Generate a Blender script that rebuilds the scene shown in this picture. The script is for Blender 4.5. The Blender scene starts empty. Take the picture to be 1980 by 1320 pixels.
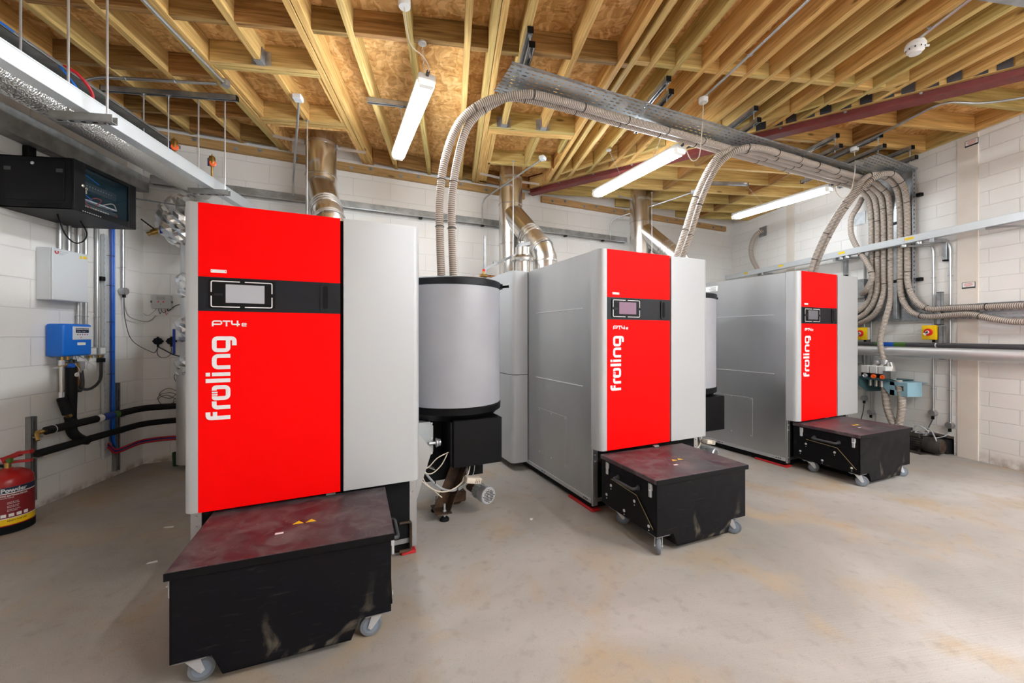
import bpy, bmesh, math, random
from mathutils import Vector, Matrix
random.seed(4)
S = bpy.context.scene
COL = S.collection
R = math.radians

# ------------------------------------------------------------------ camera
JA = R(16.2985)            # the boilers and the back wall stand turned against the room
CA = R(8.538)              # the camera looks this far to the right of the side walls
cam = bpy.data.objects.new('camera', bpy.data.cameras.new('camera'))
COL.objects.link(cam)
cam.location = (0, 0, 1.30)
cam.rotation_euler = (R(90), 0, -CA)
cam.data.sensor_width = 36
cam.data.lens = 36 * 766 / 1980
cam.data.shift_y = -12 / 1980
cam.data.clip_start = 0.05
S.camera = cam

# ------------------------------------------------------------------ world, exposure, lamp strength
w = bpy.data.worlds.new('world'); S.world = w; w.use_nodes = True
w.node_tree.nodes['Background'].inputs[0].default_value = (.8, .85, .9, 1)
w.node_tree.nodes['Background'].inputs[1].default_value = .3
S.view_settings.view_transform = 'Standard'
S.view_settings.look = 'None'
S.view_settings.gamma = 1
S.view_settings.use_curve_mapping = False
S.view_settings.exposure = 1.22
LAMP = 40.0                # radiance of the strip light diffusers
try:
    S.cycles.max_bounces = 10; S.cycles.diffuse_bounces = 6; S.cycles.glossy_bounces = 4
    S.cycles.use_denoising = True
    S.cycles.sample_clamp_indirect = 8
except Exception: pass

cj, sj = math.cos(JA), math.sin(JA)
def bw(X, Y, z=0.0): return (X*cj - Y*sj, X*sj + Y*cj, z)
LX, RX, FY, ZJ, ZD = -3.093, 5.384, -3.6, 3.41, 3.58
def wall_y(x): return 5.418 + .2924*x          # inner face of the back wall
def beam_y(x): return 5.656 - .9485*(x - 1.115)
def beam_x(y): return 1.115 + (5.656 - y)/.9485

# ------------------------------------------------------------------ mesh building
class MB:
    def __init__(s):
        s.bm = bmesh.new(); s.uv = s.bm.loops.layers.uv.new('UVMap')
    def box(s, x0, x1, y0, y1, z0, z1, b=0.0, seg=1, m=None):
        x0, x1 = min(x0, x1), max(x0, x1); y0, y1 = min(y0, y1), max(y0, y1); z0, z1 = min(z0, z1), max(z0, z1)
        r = bmesh.ops.create_cube(s.bm, size=1)['verts']
        for v in r:
            v.co = Vector((x0 + (v.co.x+.5)*(x1-x0), y0 + (v.co.y+.5)*(y1-y0), z0 + (v.co.z+.5)*(z1-z0)))
        if m is not None:
            for v in r: v.co = m @ v.co
        if b:
            es = {e for v in r for e in v.link_edges}
            bmesh.ops.bevel(s.bm, geom=list(es), offset=b, segments=seg, affect='EDGES', profile=.5)
        return s
    def beam(s, p0, p1, wd, ht, up=(0, 0, 1), b=0):
        p0, p1 = Vector(p0), Vector(p1); d = p1 - p0; L = d.length; d.normalize()
        up = Vector(up); sd = d.cross(up).normalized(); up = sd.cross(d).normalized()
        m = Matrix((( d.x, sd.x, up.x, p0.x), (d.y, sd.y, up.y, p0.y), (d.z, sd.z, up.z, p0.z), (0, 0, 0, 1)))
        return s.box(0, L, -wd/2, wd/2, -ht/2, ht/2, b, 1, m)
    def ring(s, c, u, v, r, n):
        return [s.bm.verts.new(c + u*(r*math.cos(2*math.pi*k/n)) + v*(r*math.sin(2*math.pi*k/n))) for k in range(n)]
    def cyl(s, p0, p1, r, n=16, r2=None, cap=True):
        p0, p1 = Vector(p0), Vector(p1); d = (p1-p0).normalized()
        u = d.orthogonal().normalized(); v = d.cross(u)
        a = s.ring(p0, u, v, r, n); b = s.ring(p1, u, v, r if r2 is None else r2, n)
        for k in range(n): s.bm.faces.new((a[k], a[(k+1) % n], b[(k+1) % n], b[k]))
        if cap: s.bm.faces.new(list(reversed(a))); s.bm.faces.new(b)
        return s
    def lathe(s, prof, c=(0, 0, 0), axis=(0, 0, 1), n=32, cap=True):
        c = Vector(c); d = Vector(axis).normalized(); u = d.orthogonal().normalized(); v = d.cross(u)
        prev = None
        for r, h in prof:
            cur = s.ring(c + d*h, u, v, max(r, 1e-4), n)
            if prev:
                for k in range(n): s.bm.faces.new((prev[k], prev[(k+1) % n], cur[(k+1) % n], cur[k]))
            elif cap: s.bm.faces.new(list(reversed(cur)))
            prev = cur
        if cap: s.bm.faces.new(prev)
        return s
    def tube(s, pts, r, n=8, rib=None, amp=0.0, cap=True):
        pts = [Vector(p) for p in pts]
        if rib:
            q = [pts[0]]; L = 0
            acc = [0]
            for a, b in zip(pts, pts[1:]): acc.append(acc[-1] + (b-a).length)
            cnt = max(2, int(acc[-1]/rib)); out = []; j = 0
            for k in range(cnt+1):
                t = acc[-1]*k/cnt
                while j < len(acc)-2 and acc[j+1] < t: j += 1
                f = (t-acc[j])/max(1e-9, acc[j+1]-acc[j]); out.append(pts[j].lerp(pts[j+1], min(1, f)))
            pts = out
        t0 = (pts[1]-pts[0]).normalized(); u = t0.orthogonal().normalized(); prev = None; L = 0; pv = 0
        for k, p in enumerate(pts):
            t = (pts[min(k+1, len(pts)-1)] - pts[max(k-1, 0)]).normalized()
            u = (u - t*u.dot(t)).normalized(); v = t.cross(u)
            if k: L += (p - pts[k-1]).length
            rr = r + (amp if (rib and k % 2) else 0)
            cur = s.ring(p, u, v, rr, n)
            if prev:
                for q in range(n):
                    f = s.bm.faces.new((prev[q], prev[(q+1) % n], cur[(q+1) % n], cur[q]))
                    for lp, uvc in zip(f.loops, ((q/n, pv), ((q+1)/n, pv), ((q+1)/n, L), (q/n, L))): lp[s.uv].uv = uvc
            elif cap: s.bm.faces.new(list(reversed(cur)))
            prev = cur; pv = L
        if cap: s.bm.faces.new(prev)
        return s
    def prism(s, poly, h0, h1, f):
        """poly of (a, b); f(a, b, h) -> point"""
        A = [s.bm.verts.new(f(a, b, h0)) for a, b in poly]; B = [s.bm.verts.new(f(a, b, h1)) for a, b in poly]
        n = len(poly)
        for k in range(n): s.bm.faces.new((A[k], A[(k+1) % n], B[(k+1) % n], B[k]))
        s.bm.faces.new(list(reversed(A))); s.bm.faces.new(B)
        return s
    def ball(s, c, r, sc=(1, 1, 1), n=12):
        vs = bmesh.ops.create_uvsphere(s.bm, u_segments=n, v_segments=max(6, n//2+2), radius=r)['verts']
        for v in vs: v.co = Vector((v.co.x*sc[0], v.co.y*sc[1], v.co.z*sc[2])) + Vector(c)
        return s
    def torus(s, c, axis, R0, r, n=20, k=6, arc=1.0):
        d = Vector(axis).normalized(); u = d.orthogonal().normalized(); v = d.cross(u); c = Vector(c)
        m = int(n*arc)
        pts = [c + u*(R0*math.cos(2*math.pi*i/n)) + v*(R0*math.sin(2*math.pi*i/n)) for i in range(m+1)]
        return s.tube(pts, r, k, cap=False)
    def ribbon(s, pts, wd, rad, f, closed=False, h=.0015):
        """flat stroke with rounded corners, f(u, v, h) -> point"""
        P = [Vector((a, b)) for a, b in pts]; out = []; n = len(P)
        for i in range(n):
            if not closed and i in (0, n-1): out.append(P[i]); continue
            a, b, c = P[i-1], P[i], P[(i+1) % n]
            d1 = (a-b).normalized(); d2 = (c-b).normalized(); q = min(rad, (a-b).length*.49, (c-b).length*.49)
            s0, s1 = b + d1*q, b + d2*q
            for t in range(6):
                t /= 5; out.append((s0*(1-t)+b*t)*(1-t) + (b*(1-t)+s1*t)*t)
        if closed: out.append(out[0])
        m = len(out); Lf, Rt = [], []
        for i in range(m):
            if closed and i in (0, m-1): t = out[1]-out[m-2]
            else: t = out[min(i+1, m-1)] - out[max(i-1, 0)]
            t.normalize(); nn = Vector((-t.y, t.x))*wd/2
            Lf.append(out[i]+nn); Rt.append(out[i]-nn)
        g = lambda p, hh: s.bm.verts.new(f(p.x, p.y, hh))
        a = [g(p, h) for p in Lf]; b = [g(p, h) for p in Rt]
        for i in range(m-1): s.bm.faces.new((a[i], b[i], b[i+1], a[i+1]))
        return s
    def mesh(s, name, off=None, smooth=35):
        bmesh.ops.remove_doubles(s.bm, verts=s.bm.verts, dist=1e-6)
        bmesh.ops.recalc_face_normals(s.bm, faces=s.bm.faces)
        if off is not None: bmesh.ops.translate(s.bm, verts=s.bm.verts, vec=-Vector(off))
        me = bpy.data.meshes.new(name); s.bm.to_mesh(me); s.bm.free()
        if smooth:
            me.shade_smooth(); me.set_sharp_from_angle(angle=R(smooth))
        return me

def curve(pts, n=8):
    """Catmull-Rom through the points"""
    P = [Vector(p) for p in pts]; out = []
    for i in range(len(P)-1):
        a, b, c, d = P[max(i-1, 0)], P[i], P[i+1], P[min(i+2, len(P)-1)]
        for k in range(n):
            t = k/n
            out.append(.5*((2*b) + (c-a)*t + (2*a-5*b+4*c-d)*t*t + (3*b-a-3*c+d)*t**3))
    out.append(P[-1]); return out

def bend(pts, rad, n=6):
    """polyline with rounded corners"""
    P = [Vector(p) for p in pts]; out = [P[0]]
    for i in range(1, len(P)-1):
        a, b, c = P[i-1], P[i], P[i+1]
        q = min(rad, (a-b).length*.49, (c-b).length*.49)
        s0 = b + (a-b).normalized()*q; s1 = b + (c-b).normalized()*q
        for t in range(n+1):
            t /= n; out.append((s0*(1-t)+b*t)*(1-t) + (b*(1-t)+s1*t)*t)
    out.append(P[-1]); return out

ORG = {}
def thing(name, label, cat, loc=(0, 0, 0), rot=0.0, group=None, world=False):
    o = bpy.data.objects.new(name, None); COL.objects.link(o)
    o.location = loc; o.rotation_euler = (0, 0, rot); o.empty_display_size = .1
    o['label'] = label; o['category'] = cat
    if group: o['group'] = group
    ORG[o.name] = Vector(loc) if world else None
    return o
def part(root, name, mb, mt, label=None, smooth=35):
    off = ORG[root.name]
    me = mb if isinstance(mb, bpy.types.Mesh) else mb.mesh(name, off, smooth)
    if isinstance(mb, bpy.types.Mesh) and off is not None: me.transform(Matrix.Translation(-off))
    me.materials.clear(); me.materials.append(mt)
    o = bpy.data.objects.new(name, me); COL.objects.link(o); o.parent = root
    if label: o['label'] = label
    ORG[o.name] = off
    return o
def single(name, label, cat, mb, mt, loc=(0, 0, 0), group=None, rot=0.0, local=False, smooth=35):
    me = mb.mesh(name, None if local else loc, smooth); me.materials.append(mt)
    o = bpy.data.objects.new(name, me); COL.objects.link(o); o.location = loc; o.rotation_euler = (0, 0, rot)
    if label: o['label'] = label; o['category'] = cat
    if group: o['group'] = group
    ORG[o.name] = None if local else Vector(loc)
    return o
def struct(name, mb, mt, loc=(0, 0, 0), rot=0.0, smooth=0):
    o = single(name, None, None, mb, mt, loc, None, rot, True, smooth); o['kind'] = 'structure'; return o
def clone(root, loc, rot=None, label=None):
    r = root.copy(); COL.objects.link(r); r.location = loc
    if rot is not None: r.rotation_euler = (0, 0, rot)
    if label: r['label'] = label
    for ch in root.children:
        c = ch.copy(); COL.objects.link(c); c.parent = r
        for g in ch.children:
            d = g.copy(); COL.objects.link(d); d.parent = c
    return r
def text_mesh(txt, size, m, bold=0.0, extrude=.0004, align='LEFT'):
    c = bpy.data.curves.new('lettering', 'FONT'); c.body = txt; c.size = size; c.extrude = extrude; c.offset = bold
    c.align_x = align; c.resolution_u = 2
    o = bpy.data.objects.new('lettering', c); COL.objects.link(o)
    me = bpy.data.meshes.new_from_object(o.evaluated_get(bpy.context.evaluated_depsgraph_get()))
    bpy.data.objects.remove(o); bpy.data.curves.remove(c)
    me.transform(m); return me
def face_m(org, ux, uy):
    """matrix laying text (x right, y up) on a face"""
    ux, uy = Vector(ux).normalized(), Vector(uy).normalized(); uz = ux.cross(uy); o = Vector(org)
    return Matrix(((ux.x, uy.x, uz.x, o.x), (ux.y, uy.y, uz.y, o.y), (ux.z, uy.z, uz.z, o.z), (0, 0, 0, 1)))

# ------------------------------------------------------------------ materials
def mat(name, col, rough=.5, metal=0.0, spec=.5, **k):
    m = bpy.data.materials.new(name); m.use_nodes = True
    b = m.node_tree.nodes['Principled BSDF']
    b.inputs['Base Color'].default_value = (*col, 1); b.inputs['Roughness'].default_value = rough
    b.inputs['Metallic'].default_value = metal; b.inputs['Specular IOR Level'].default_value = spec
    for kk, v in k.items(): b.inputs[kk].default_value = v
    return m
class NT:
    def __init__(s, m): s.t = m.node_tree; s.b = s.t.nodes['Principled BSDF']
    def n(s, typ, ins=None, **kw):
        x = s.t.nodes.new('ShaderNode' + typ)
        for k, v in kw.items(): setattr(x, k, v)
        for k, v in (ins or {}).items():
            if isinstance(v, bpy.types.NodeSocket): s.t.links.new(v, x.inputs[k])
            else: x.inputs[k].default_value = v
        return x
    def ramp(s, fac, stops, interp='LINEAR'):
        x = s.t.nodes.new('ShaderNodeValToRGB'); x.color_ramp.interpolation = interp
        e = x.color_ramp.elements
        while len(e) < len(stops): e.new(.5)
        for q, (p, c) in zip(e, stops): q.position = p; q.color = (*c, 1) if len(c) == 3 else c
        s.t.links.new(fac, x.inputs[0]); return x.outputs[0]
    def link(s, a, inp): s.t.links.new(a, s.b.inputs[inp])
    def mix(s, f, a, b, typ='MIX'):
        x = s.t.nodes.new('ShaderNodeMix'); x.data_type = 'RGBA'; x.blend_type = typ
        for i, v in ((0, f), (6, a), (7, b)):
            if isinstance(v, bpy.types.NodeSocket): s.t.links.new(v, x.inputs[i])
            else: x.inputs[i].default_value = v if i == 0 else (*v, 1)
        return x.outputs[2]
    def bump(s, h, st=.3, d=.01, normal=None):
        x = s.n('Bump', {'Height': h, 'Strength': st, 'Distance': d})
        if normal: s.t.links.new(normal, x.inputs['Normal'])
        s.link(x.outputs[0], 'Normal'); return x.outputs[0]
    def coord(s, scale=(1, 1, 1), which='Object'):
        c = s.n('TexCoord'); return s.n('Mapping', {'Vector': c.outputs[which], 'Scale': scale}).outputs[0]
    def noise(s, vec, scale, detail=3, dist=0.0, out=0, rough=.55):
        return s.n('TexNoise', {'Vector': vec, 'Scale': scale, 'Detail': detail, 'Distortion': dist, 'Roughness': rough}).outputs[out]

def noisy(name, col, col2, scale, rough, metal=0.0, bump=0.0, sc=(1, 1, 1), spec=.5, lo=.35, hi=.65, rv=.0, bd=.003, detail=4):
    m = mat(name, col, rough, metal, spec); t = NT(m); v = t.coord(sc)
    f = t.noise(v, scale, detail)
    t.link(t.ramp(f, [(lo, col), (hi, col2)]), 'Base Color')
    if bump: t.bump(f, bump, bd)
    if rv: t.link(t.n('MapRange', {0: f, 1: .3, 2: .7, 3: rough-rv, 4: rough+rv}).outputs[0], 'Roughness')
    return m

def block_wall(name, row, width, seed, dirt=.2, tint=(.82, .81, .79)):
    m = mat(name, tint, .6, 0, .3); t = NT(m)
    c = t.n('TexCoord'); sp = t.n('SeparateXYZ', {0: c.outputs['Object']})
    v = t.n('CombineXYZ', {0: sp.outputs[0], 1: sp.outputs[2]}).outputs[0]
    wob = t.noise(c.outputs['Object'], 3.0, 2)
    vv = t.n('VectorMath', {0: v, 1: t.n('VectorMath', {0: wob, 3: .012}, operation='SCALE').outputs[0]}, operation='ADD').outputs[0]
    br = t.n('TexBrick', {'Vector': vv, 'Scale': 1.0, 'Mortar Size': .005, 'Mortar Smooth': .6, 'Brick Width': width, 'Row Height': row,
                          'Color1': (*tint, 1), 'Color2': tuple(x*.985 for x in tint)+(1,), 'Mortar': tuple(x*.93 for x in tint)+(1,)})
    n1 = t.noise(c.outputs['Object'], 1.3, 5); n2 = t.noise(c.outputs['Object'], 70, 3); n3 = t.noise(c.outputs['Object'], 9, 6)
    col = t.mix(t.n('MapRange', {0: n1, 1: .5, 2: .75, 3: 0, 4: .28}).outputs[0], br.outputs[0], (.66, .60, .53))
    # scuffed brown dirt band creeping up from the floor
    zz = t.n('MapRange', {0: sp.outputs[2], 1: .02, 2: dirt, 3: .75, 4: 0.0}).outputs[0]
    dm = t.n('Math', {0: zz, 1: t.n('MapRange', {0: n3, 1: .4, 2: .62, 3: 0, 4: 1}).outputs[0]}, operation='MULTIPLY').outputs[0]
    col = t.mix(dm, col, (.24, .16, .10))
    t.link(col, 'Base Color')
    h1 = t.n('Math', {0: br.outputs[1], 1: -1.0}, operation='MULTIPLY').outputs[0]
    h = t.n('Math', {0: h1, 1: t.n('Math', {0: n2, 1: .35}, operation='MULTIPLY').outputs[0]}, operation='ADD').outputs[0]
    t.bump(h, .62, .006)
    return m
M = {}
M['wall_left'] = block_wall('painted blocks left', .215, .44, 1, .07)
M['wall_back'] = block_wall('painted blocks back', .215, .44, 2, .07)
M['wall_right'] = block_wall('painted blocks right', .146, .44, 3, .12)
M['plaster'] = noisy('plastered column', (.70, .63, .55), (.76, .71, .65), 3, .7, bump=.1)

def floor_mat():
    m = mat('concrete floor', (.4, .38, .35), .55, 0, .35); t = NT(m); c = t.coord()
    n1 = t.noise(c, .55, 5, .6); n2 = t.noise(c, 2.2, 7, .8); n3 = t.noise(c, 14, 6); n4 = t.noise(c, 160, 3)
    base = t.ramp(n1, [(.35, (.29, .27, .245)), (.5, (.385, .355, .325)), (.64, (.48, .455, .43))])
    col = t.mix(t.n('MapRange', {0: n2, 1: .50, 2: .70, 3: 0, 4: .75}).outputs[0], base, (.42, .31, .19))
    col = t.mix(t.n('MapRange', {0: n3, 1: .55, 2: .75, 3: 0, 4: .45}).outputs[0], col, (.24, .21, .185))
    col = t.mix(t.n('MapRange', {0: n4, 1: .62, 2: .70, 3: 0, 4: .5}).outputs[0], col, (.15, .13, .11))
    wv = t.noise(t.coord((1.2, 40, 1)), 3, 3)
    t.link(col, 'Base Color')
    t.link(t.n('MapRange', {0: n2, 1: .3, 2: .7, 3: .42, 4: .68}).outputs[0], 'Roughness')
    hh = t.n('Math', {0: n4, 1: wv}, operation='ADD').outputs[0]
    t.bump(hh, .25, .004)
    return m
M['floor'] = floor_mat()
def osb():
    m = mat('strand board', (.6, .38, .17), .6, 0, .25); t = NT(m); c = t.coord()
    w1 = t.noise(c, 4, 2, out=1)
    warp = t.n('VectorMath', {0: c, 1: t.n('VectorMath', {0: w1, 3: .25}, operation='SCALE').outputs[0]}, operation='ADD').outputs[0]
    v1 = t.n('TexVoronoi', {'Vector': t.n('Mapping', {'Vector': warp, 'Scale': (14, 42, 14), 'Rotation': (0, 0, .5)}).outputs[0], 'Scale': 1.0})
    v2 = t.n('TexVoronoi', {'Vector': t.n('Mapping', {'Vector': warp, 'Scale': (38, 12, 12), 'Rotation': (0, 0, -.3)}).outputs[0], 'Scale': 1.0})
    a = t.n('SeparateColor', {0: v1.outputs['Color']}).outputs[0]; b = t.n('SeparateColor', {0: v2.outputs['Color']}).outputs[0]
    ca = t.ramp(a, [(0, (.44, .21, .05)), (.5, (.68, .38, .13)), (1, (.90, .58, .25))])
    cb = t.ramp(b, [(0, (.40, .18, .04)), (.6, (.70, .41, .15)), (1, (.96, .66, .32))])
    col = t.mix(.5, ca, cb)
    st = t.noise(t.n('Mapping', {'Vector': warp, 'Scale': (9, 30, 9)}).outputs[0], 3, 3)
    col = t.mix(t.n('MapRange', {0: st, 1: .6, 2: .72, 3: 0, 4: .55}).outputs[0], col, (.22, .10, .03))
    t.link(col, 'Base Color'); t.bump(a, .3, .003)
    return m
M['osb'] = osb()
def timber(name, c1, c2, c3):
    m = mat(name, c1, .6, 0, .25); t = NT(m)
    oi = t.n('ObjectInfo'); c = t.n('TexCoord')
    off = t.n('VectorMath', {0: c.outputs['Object'], 1: t.n('CombineXYZ', {0: t.n('Math', {0: oi.outputs['Random'], 1: 37.0}, operation='MULTIPLY').outputs[0]}).outputs[0]}, operation='ADD').outputs[0]
    g = t.noise(t.n('Mapping', {'Vector': off, 'Scale': (1.1, 34, 22)}).outputs[0], 2.2, 5, .8)
    k = t.n('TexVoronoi', {'Vector': t.n('Mapping', {'Vector': off, 'Scale': (1.7, 6, 6)}).outputs[0], 'Scale': 1.0}).outputs['Distance']
    col = t.ramp(g, [(.3, c1), (.5, c2), (.7, c3)])
    col = t.mix(t.n('MapRange', {0: k, 1: .05, 2: .10, 3: .75, 4: 0}).outputs[0], col, (.10, .045, .015))
    rnd = t.ramp(oi.outputs['Random'], [(0, (.82, .86, .70)), (.5, (1.0, .94, .82)), (1, (1.12, .92, .72))])
    t.link(t.mix(1.0, col, rnd, 'MULTIPLY'), 'Base Color'); t.bump(g, .15, .002)
    return m
M['timber'] = timber('treated softwood', (.40, .27, .10), (.60, .43, .18), (.76, .58, .28))
M['timber_dark'] = timber('aged softwood', (.17, .09, .03), (.32, .18, .07), (.46, .29, .13))
M['ledger'] = timber('ledger softwood', (.36, .20, .09), (.50, .30, .15), (.60, .38, .21))
M['red'] = mat('red lacquer', (1.0, .001, .001), .5, 0, .08)
M['silver'] = mat('silver lacquer', (.50, .515, .53), .42, .25, .5)
M['silver_side'] = noisy('silver side sheet', (.50, .51, .525), (.56, .57, .585), 2.0, .36, .88, rv=.05, sc=(1, 1, .3))
M['white_line'] = mat('pale folded edge', (.8, .8, .8), .4, .3)
M['black'] = mat('black satin plastic', (.003, .003, .004), .45, 0, .2)
M['matt_black'] = mat('matt black', (.006, .006, .007), .75, 0, .2)
M['band'] = noisy('dark grey control band', (.006, .0065, .010), (.010, .0105, .015), 6, .42, spec=.28)
M['white_text'] = mat('white print', (.86, .84, .86), .5)
M['screen_grey'] = mat('grey display', (.44, .45, .50), .2)
M['screen_purple'] = mat('mauve display', (.26, .14, .22), .15)
M['screen_dark'] = mat('dim display', (.16, .16, .18), .15)
M['rubber'] = mat('black rubber foam', (.008, .008, .009), .7, 0, .3)
M['red_rubber'] = mat('red floor pad', (.55, .015, .02), .6)
M['hopper'] = noisy('grey drum shell', (.40, .41, .455), (.44, .45, .49), 3, .40, .1)
M['stainless'] = noisy('stainless flue', (.66, .64, .61), (.74, .72, .69), 2.5, .27, 1.0, sc=(1, 1, .25), rv=.06)
M['galv'] = noisy('galvanised steel', (.36, .38, .40), (.48, .50, .52), 14, .42, .85, lo=.4, hi=.6, rv=.08)
M['galv_dull'] = noisy('weathered galvanised steel', (.24, .245, .24), (.34, .345, .34), 9, .55, .6, lo=.4, hi=.6)
M['conduit'] = mat('conduit steel', (.50, .51, .52), .35, .9)
M['hanger_dark'] = mat('dark zinc hanger', (.10, .11, .13), .4, .7)
M['trunking'] = noisy('bright trunking', (.66, .70, .73), (.70, .74, .77), 5, .38, .45)
M['steel_red'] = noisy('red oxide paint', (.15, .020, .018), (.19, .030, .026), 8, .55)
M['blue'] = mat('blue plastic', (.0, .16, .72), .35)
M['blue_dark'] = mat('deep blue jacket', (.0, .03, .30), .4)
M['blue_tape'] = mat('blue tape', (.0, .10, .55), .4)
M['green_tape'] = mat('green tape', (.05, .14, .01), .5)
M['red_cable'] = mat('red jacket', (.55, .01, .02), .45)
M['white'] = mat('white plastic', (.78, .78, .77), .4)
M['meter'] = mat('light grey meter case', (.50, .50, .49), .45)
M['flex_white'] = mat('cream flex', (.72, .64, .54), .45)
M['white_steel'] = mat('white powder coat', (.68, .72, .76), .45)
M['grey_plastic'] = mat('grey plastic', (.36, .37, .38), .5)
M['dark_grey'] = mat('dark grey plastic', (.05, .05, .055), .5)
M['copper'] = mat('copper', (.55, .20, .07), .3, 1)
M['brass'] = mat('brass', (.55, .36, .12), .3, 1)
M['chrome'] = mat('zinc plate', (.70, .72, .75), .35, .7)
M['yellow'] = mat('yellow plastic', (.95, .62, .0), .4)
M['red_plastic'] = mat('red plastic', (.75, .01, .01), .35)
M['orange'] = mat('orange knob', (.9, .12, .01), .4)
M['label'] = mat('white sticker', (.85, .85, .83), .5)
M['label_red'] = mat('red print', (.6, .03, .03), .5)
M['label_black'] = mat('black print', (.02, .02, .02), .5)
M['sticker_yellow'] = mat('yellow sticker', (.85, .6, .02), .5)
M['extinguisher'] = mat('red enamel', (.38, .006, .006), .3)
M['navy'] = mat('navy label', (.01, .02, .06), .4)
M['powder_blue'] = mat('pale blue bracket paint', (.28, .48, .58), .45)
M['teal_dark'] = mat('dark teal paint', (.05, .12, .14), .5)
M['tyre'] = mat('grey rubber tyre', (.16, .17, .19), .6)
M['hub'] = mat('blue grey wheel hub', (.20, .24, .30), .5)
M['gearbox'] = noisy('pale painted casting', (.42, .46, .47), (.50, .53, .54), 8, .5)
M['rust'] = noisy('rusty black steel', (.03, .02, .014), (.12, .06, .03), 12, .6, .3)
M['glass'] = mat('smoked glass', (.02, .05, .07), .03, 0, .5, **{'Alpha': .22})
M['key'] = mat('key metal', (.7, .62, .5), .3, 1)
M['dust'] = noisy('dusty black casting', (.012, .010, .009), (.055, .042, .032), 9, .7, 0)
M['flaps'] = mat('bare aluminium', (.62, .60, .57), .38, .8)
M['yellow_dull'] = mat('ochre cord', (.45, .34, .16), .5)

def box_black():
    m = mat('scratched black steel', (.008, .008, .011), .5, 0, .18); t = NT(m); c = t.coord()
    n1 = t.noise(c, 5, 8, 1.4); n2 = t.noise(t.coord((3, 3, 22)), 4, 6, .5); sp = t.n('SeparateXYZ', {0: t.coord()})
    f = t.n('MapRange', {0: n1, 1: .60, 2: .72, 3: 0, 4: .55}).outputs[0]
    low = t.n('MapRange', {0: sp.outputs[2], 1: .04, 2: .22, 3: 1.0, 4: .10}).outputs[0]
    g = t.n('Math', {0: f, 1: low}, operation='MULTIPLY').outputs[0]
    col = t.mix(g, (.004, .004, .006), (.20, .17, .13))
    k = t.n('MapRange', {0: n2, 1: .60, 2: .8, 3: 0, 4: .12}).outputs[0]
    col = t.mix(k, col, (.20, .18, .165)); t.link(col, 'Base Color')
    t.link(t.n('MapRange', {0: n1, 1: .3, 2: .7, 3: .35, 4: .6}).outputs[0], 'Roughness')
    return m
M['box_black'] = box_black()
def lid_mat():
    m = mat('stained lid', (.05, .02, .03), .5, 0, .4); t = NT(m); c = t.coord()
    n1 = t.noise(c, 2.6, 4, .6); n2 = t.noise(c, 9, 8, 1.2); n3 = t.noise(c, 60, 4)
    col = t.ramp(n1, [(.38, (.045, .046, .052)), (.52, (.055, .020, .030)), (.64, (.075, .045, .055))])
    col = t.mix(t.n('MapRange', {0: n2, 1: .42, 2: .70, 3: 0, 4: .8}).outputs[0], col, (.16, .145, .145))
    col = t.mix(t.n('MapRange', {0: n3, 1: .64, 2: .74, 3: 0, 4: .4}).outputs[0], col, (.35, .30, .25))
    t.link(col, 'Base Color'); t.link(t.n('MapRange', {0: n2, 1: .3, 2: .7, 3: .38, 4: .62}).outputs[0], 'Roughness')
    return m
M['lid'] = lid_mat()
def hose_mat():
    m = mat('ribbed cream hose', (.5, .42, .35), .42, 0, .5); t = NT(m)
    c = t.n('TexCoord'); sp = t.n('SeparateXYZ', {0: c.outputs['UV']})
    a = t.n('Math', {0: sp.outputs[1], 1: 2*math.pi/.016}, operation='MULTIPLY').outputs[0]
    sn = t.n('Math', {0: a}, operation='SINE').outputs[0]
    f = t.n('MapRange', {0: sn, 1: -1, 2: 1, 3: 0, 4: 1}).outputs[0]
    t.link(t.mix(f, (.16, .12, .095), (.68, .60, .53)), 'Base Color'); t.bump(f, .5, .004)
    return m
M['hose'] = hose_mat()
def foil(name, sc, st, col=(.72, .71, .69)):
    m = mat(name, col, .28, 1.0); t = NT(m); c = t.coord()
    v = t.n('TexVoronoi', {'Vector': c, 'Scale': sc}).outputs['Distance']; t.bump(v, st, .006); return m
M['foil'] = foil('stippled foil jacket', 95, .7)
M['foil_smooth'] = mat('brushed foil jacket', (.72, .72, .72), .5, .75)
M['crumple'] = foil('crumpled foil', 16, 1.0, (.8, .8, .79))
def perforated():
    m = mat('perforated tray steel', (.46, .49, .51), .36, .8); t = NT(m)
    sp = t.n('SeparateXYZ', {0: t.coord()})
    def fr(o, s, off=0.0):
        q = t.n('Math', {0: t.n('Math', {0: o, 1: 1/s}, operation='MULTIPLY').outputs[0], 1: off}, operation='ADD').outputs[0]
        return t.n('Math', {0: q}, operation='FRACT').outputs[0]
    u = fr(sp.outputs[0], .060); v = fr(sp.outputs[1], .038)
    a = t.n('Math', {0: u, 1: .58}, operation='LESS_THAN').outputs[0]
    b = t.n('Math', {0: v, 1: .27}, operation='LESS_THAN').outputs[0]
    h = t.n('Math', {0: a, 1: b}, operation='MULTIPLY').outputs[0]
    al = t.n('Math', {0: 1.0, 1: h}, operation='SUBTRACT').outputs[0]
    t.link(al, 'Alpha'); return m
M['perf'] = perforated()
def lamp(k=1.0):
    m = bpy.data.materials.new('lit diffuser'); m.use_nodes = True; nt = m.node_tree
    nt.nodes.remove(nt.nodes['Principled BSDF'])
    e = nt.nodes.new('ShaderNodeEmission'); e.inputs[0].default_value = (.90, .955, 1, 1); e.inputs[1].default_value = LAMP*k
    nt.links.new(e.outputs[0], nt.nodes['Material Output'].inputs[0]); return m
M['lamp'] = lamp(); M['lamp_mid'] = lamp(.75); M['lamp_dim'] = lamp(.32); M['lamp_fill'] = lamp(1.35)  # third light dimmed to spare the wall beside it; added rear lights boosted
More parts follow.
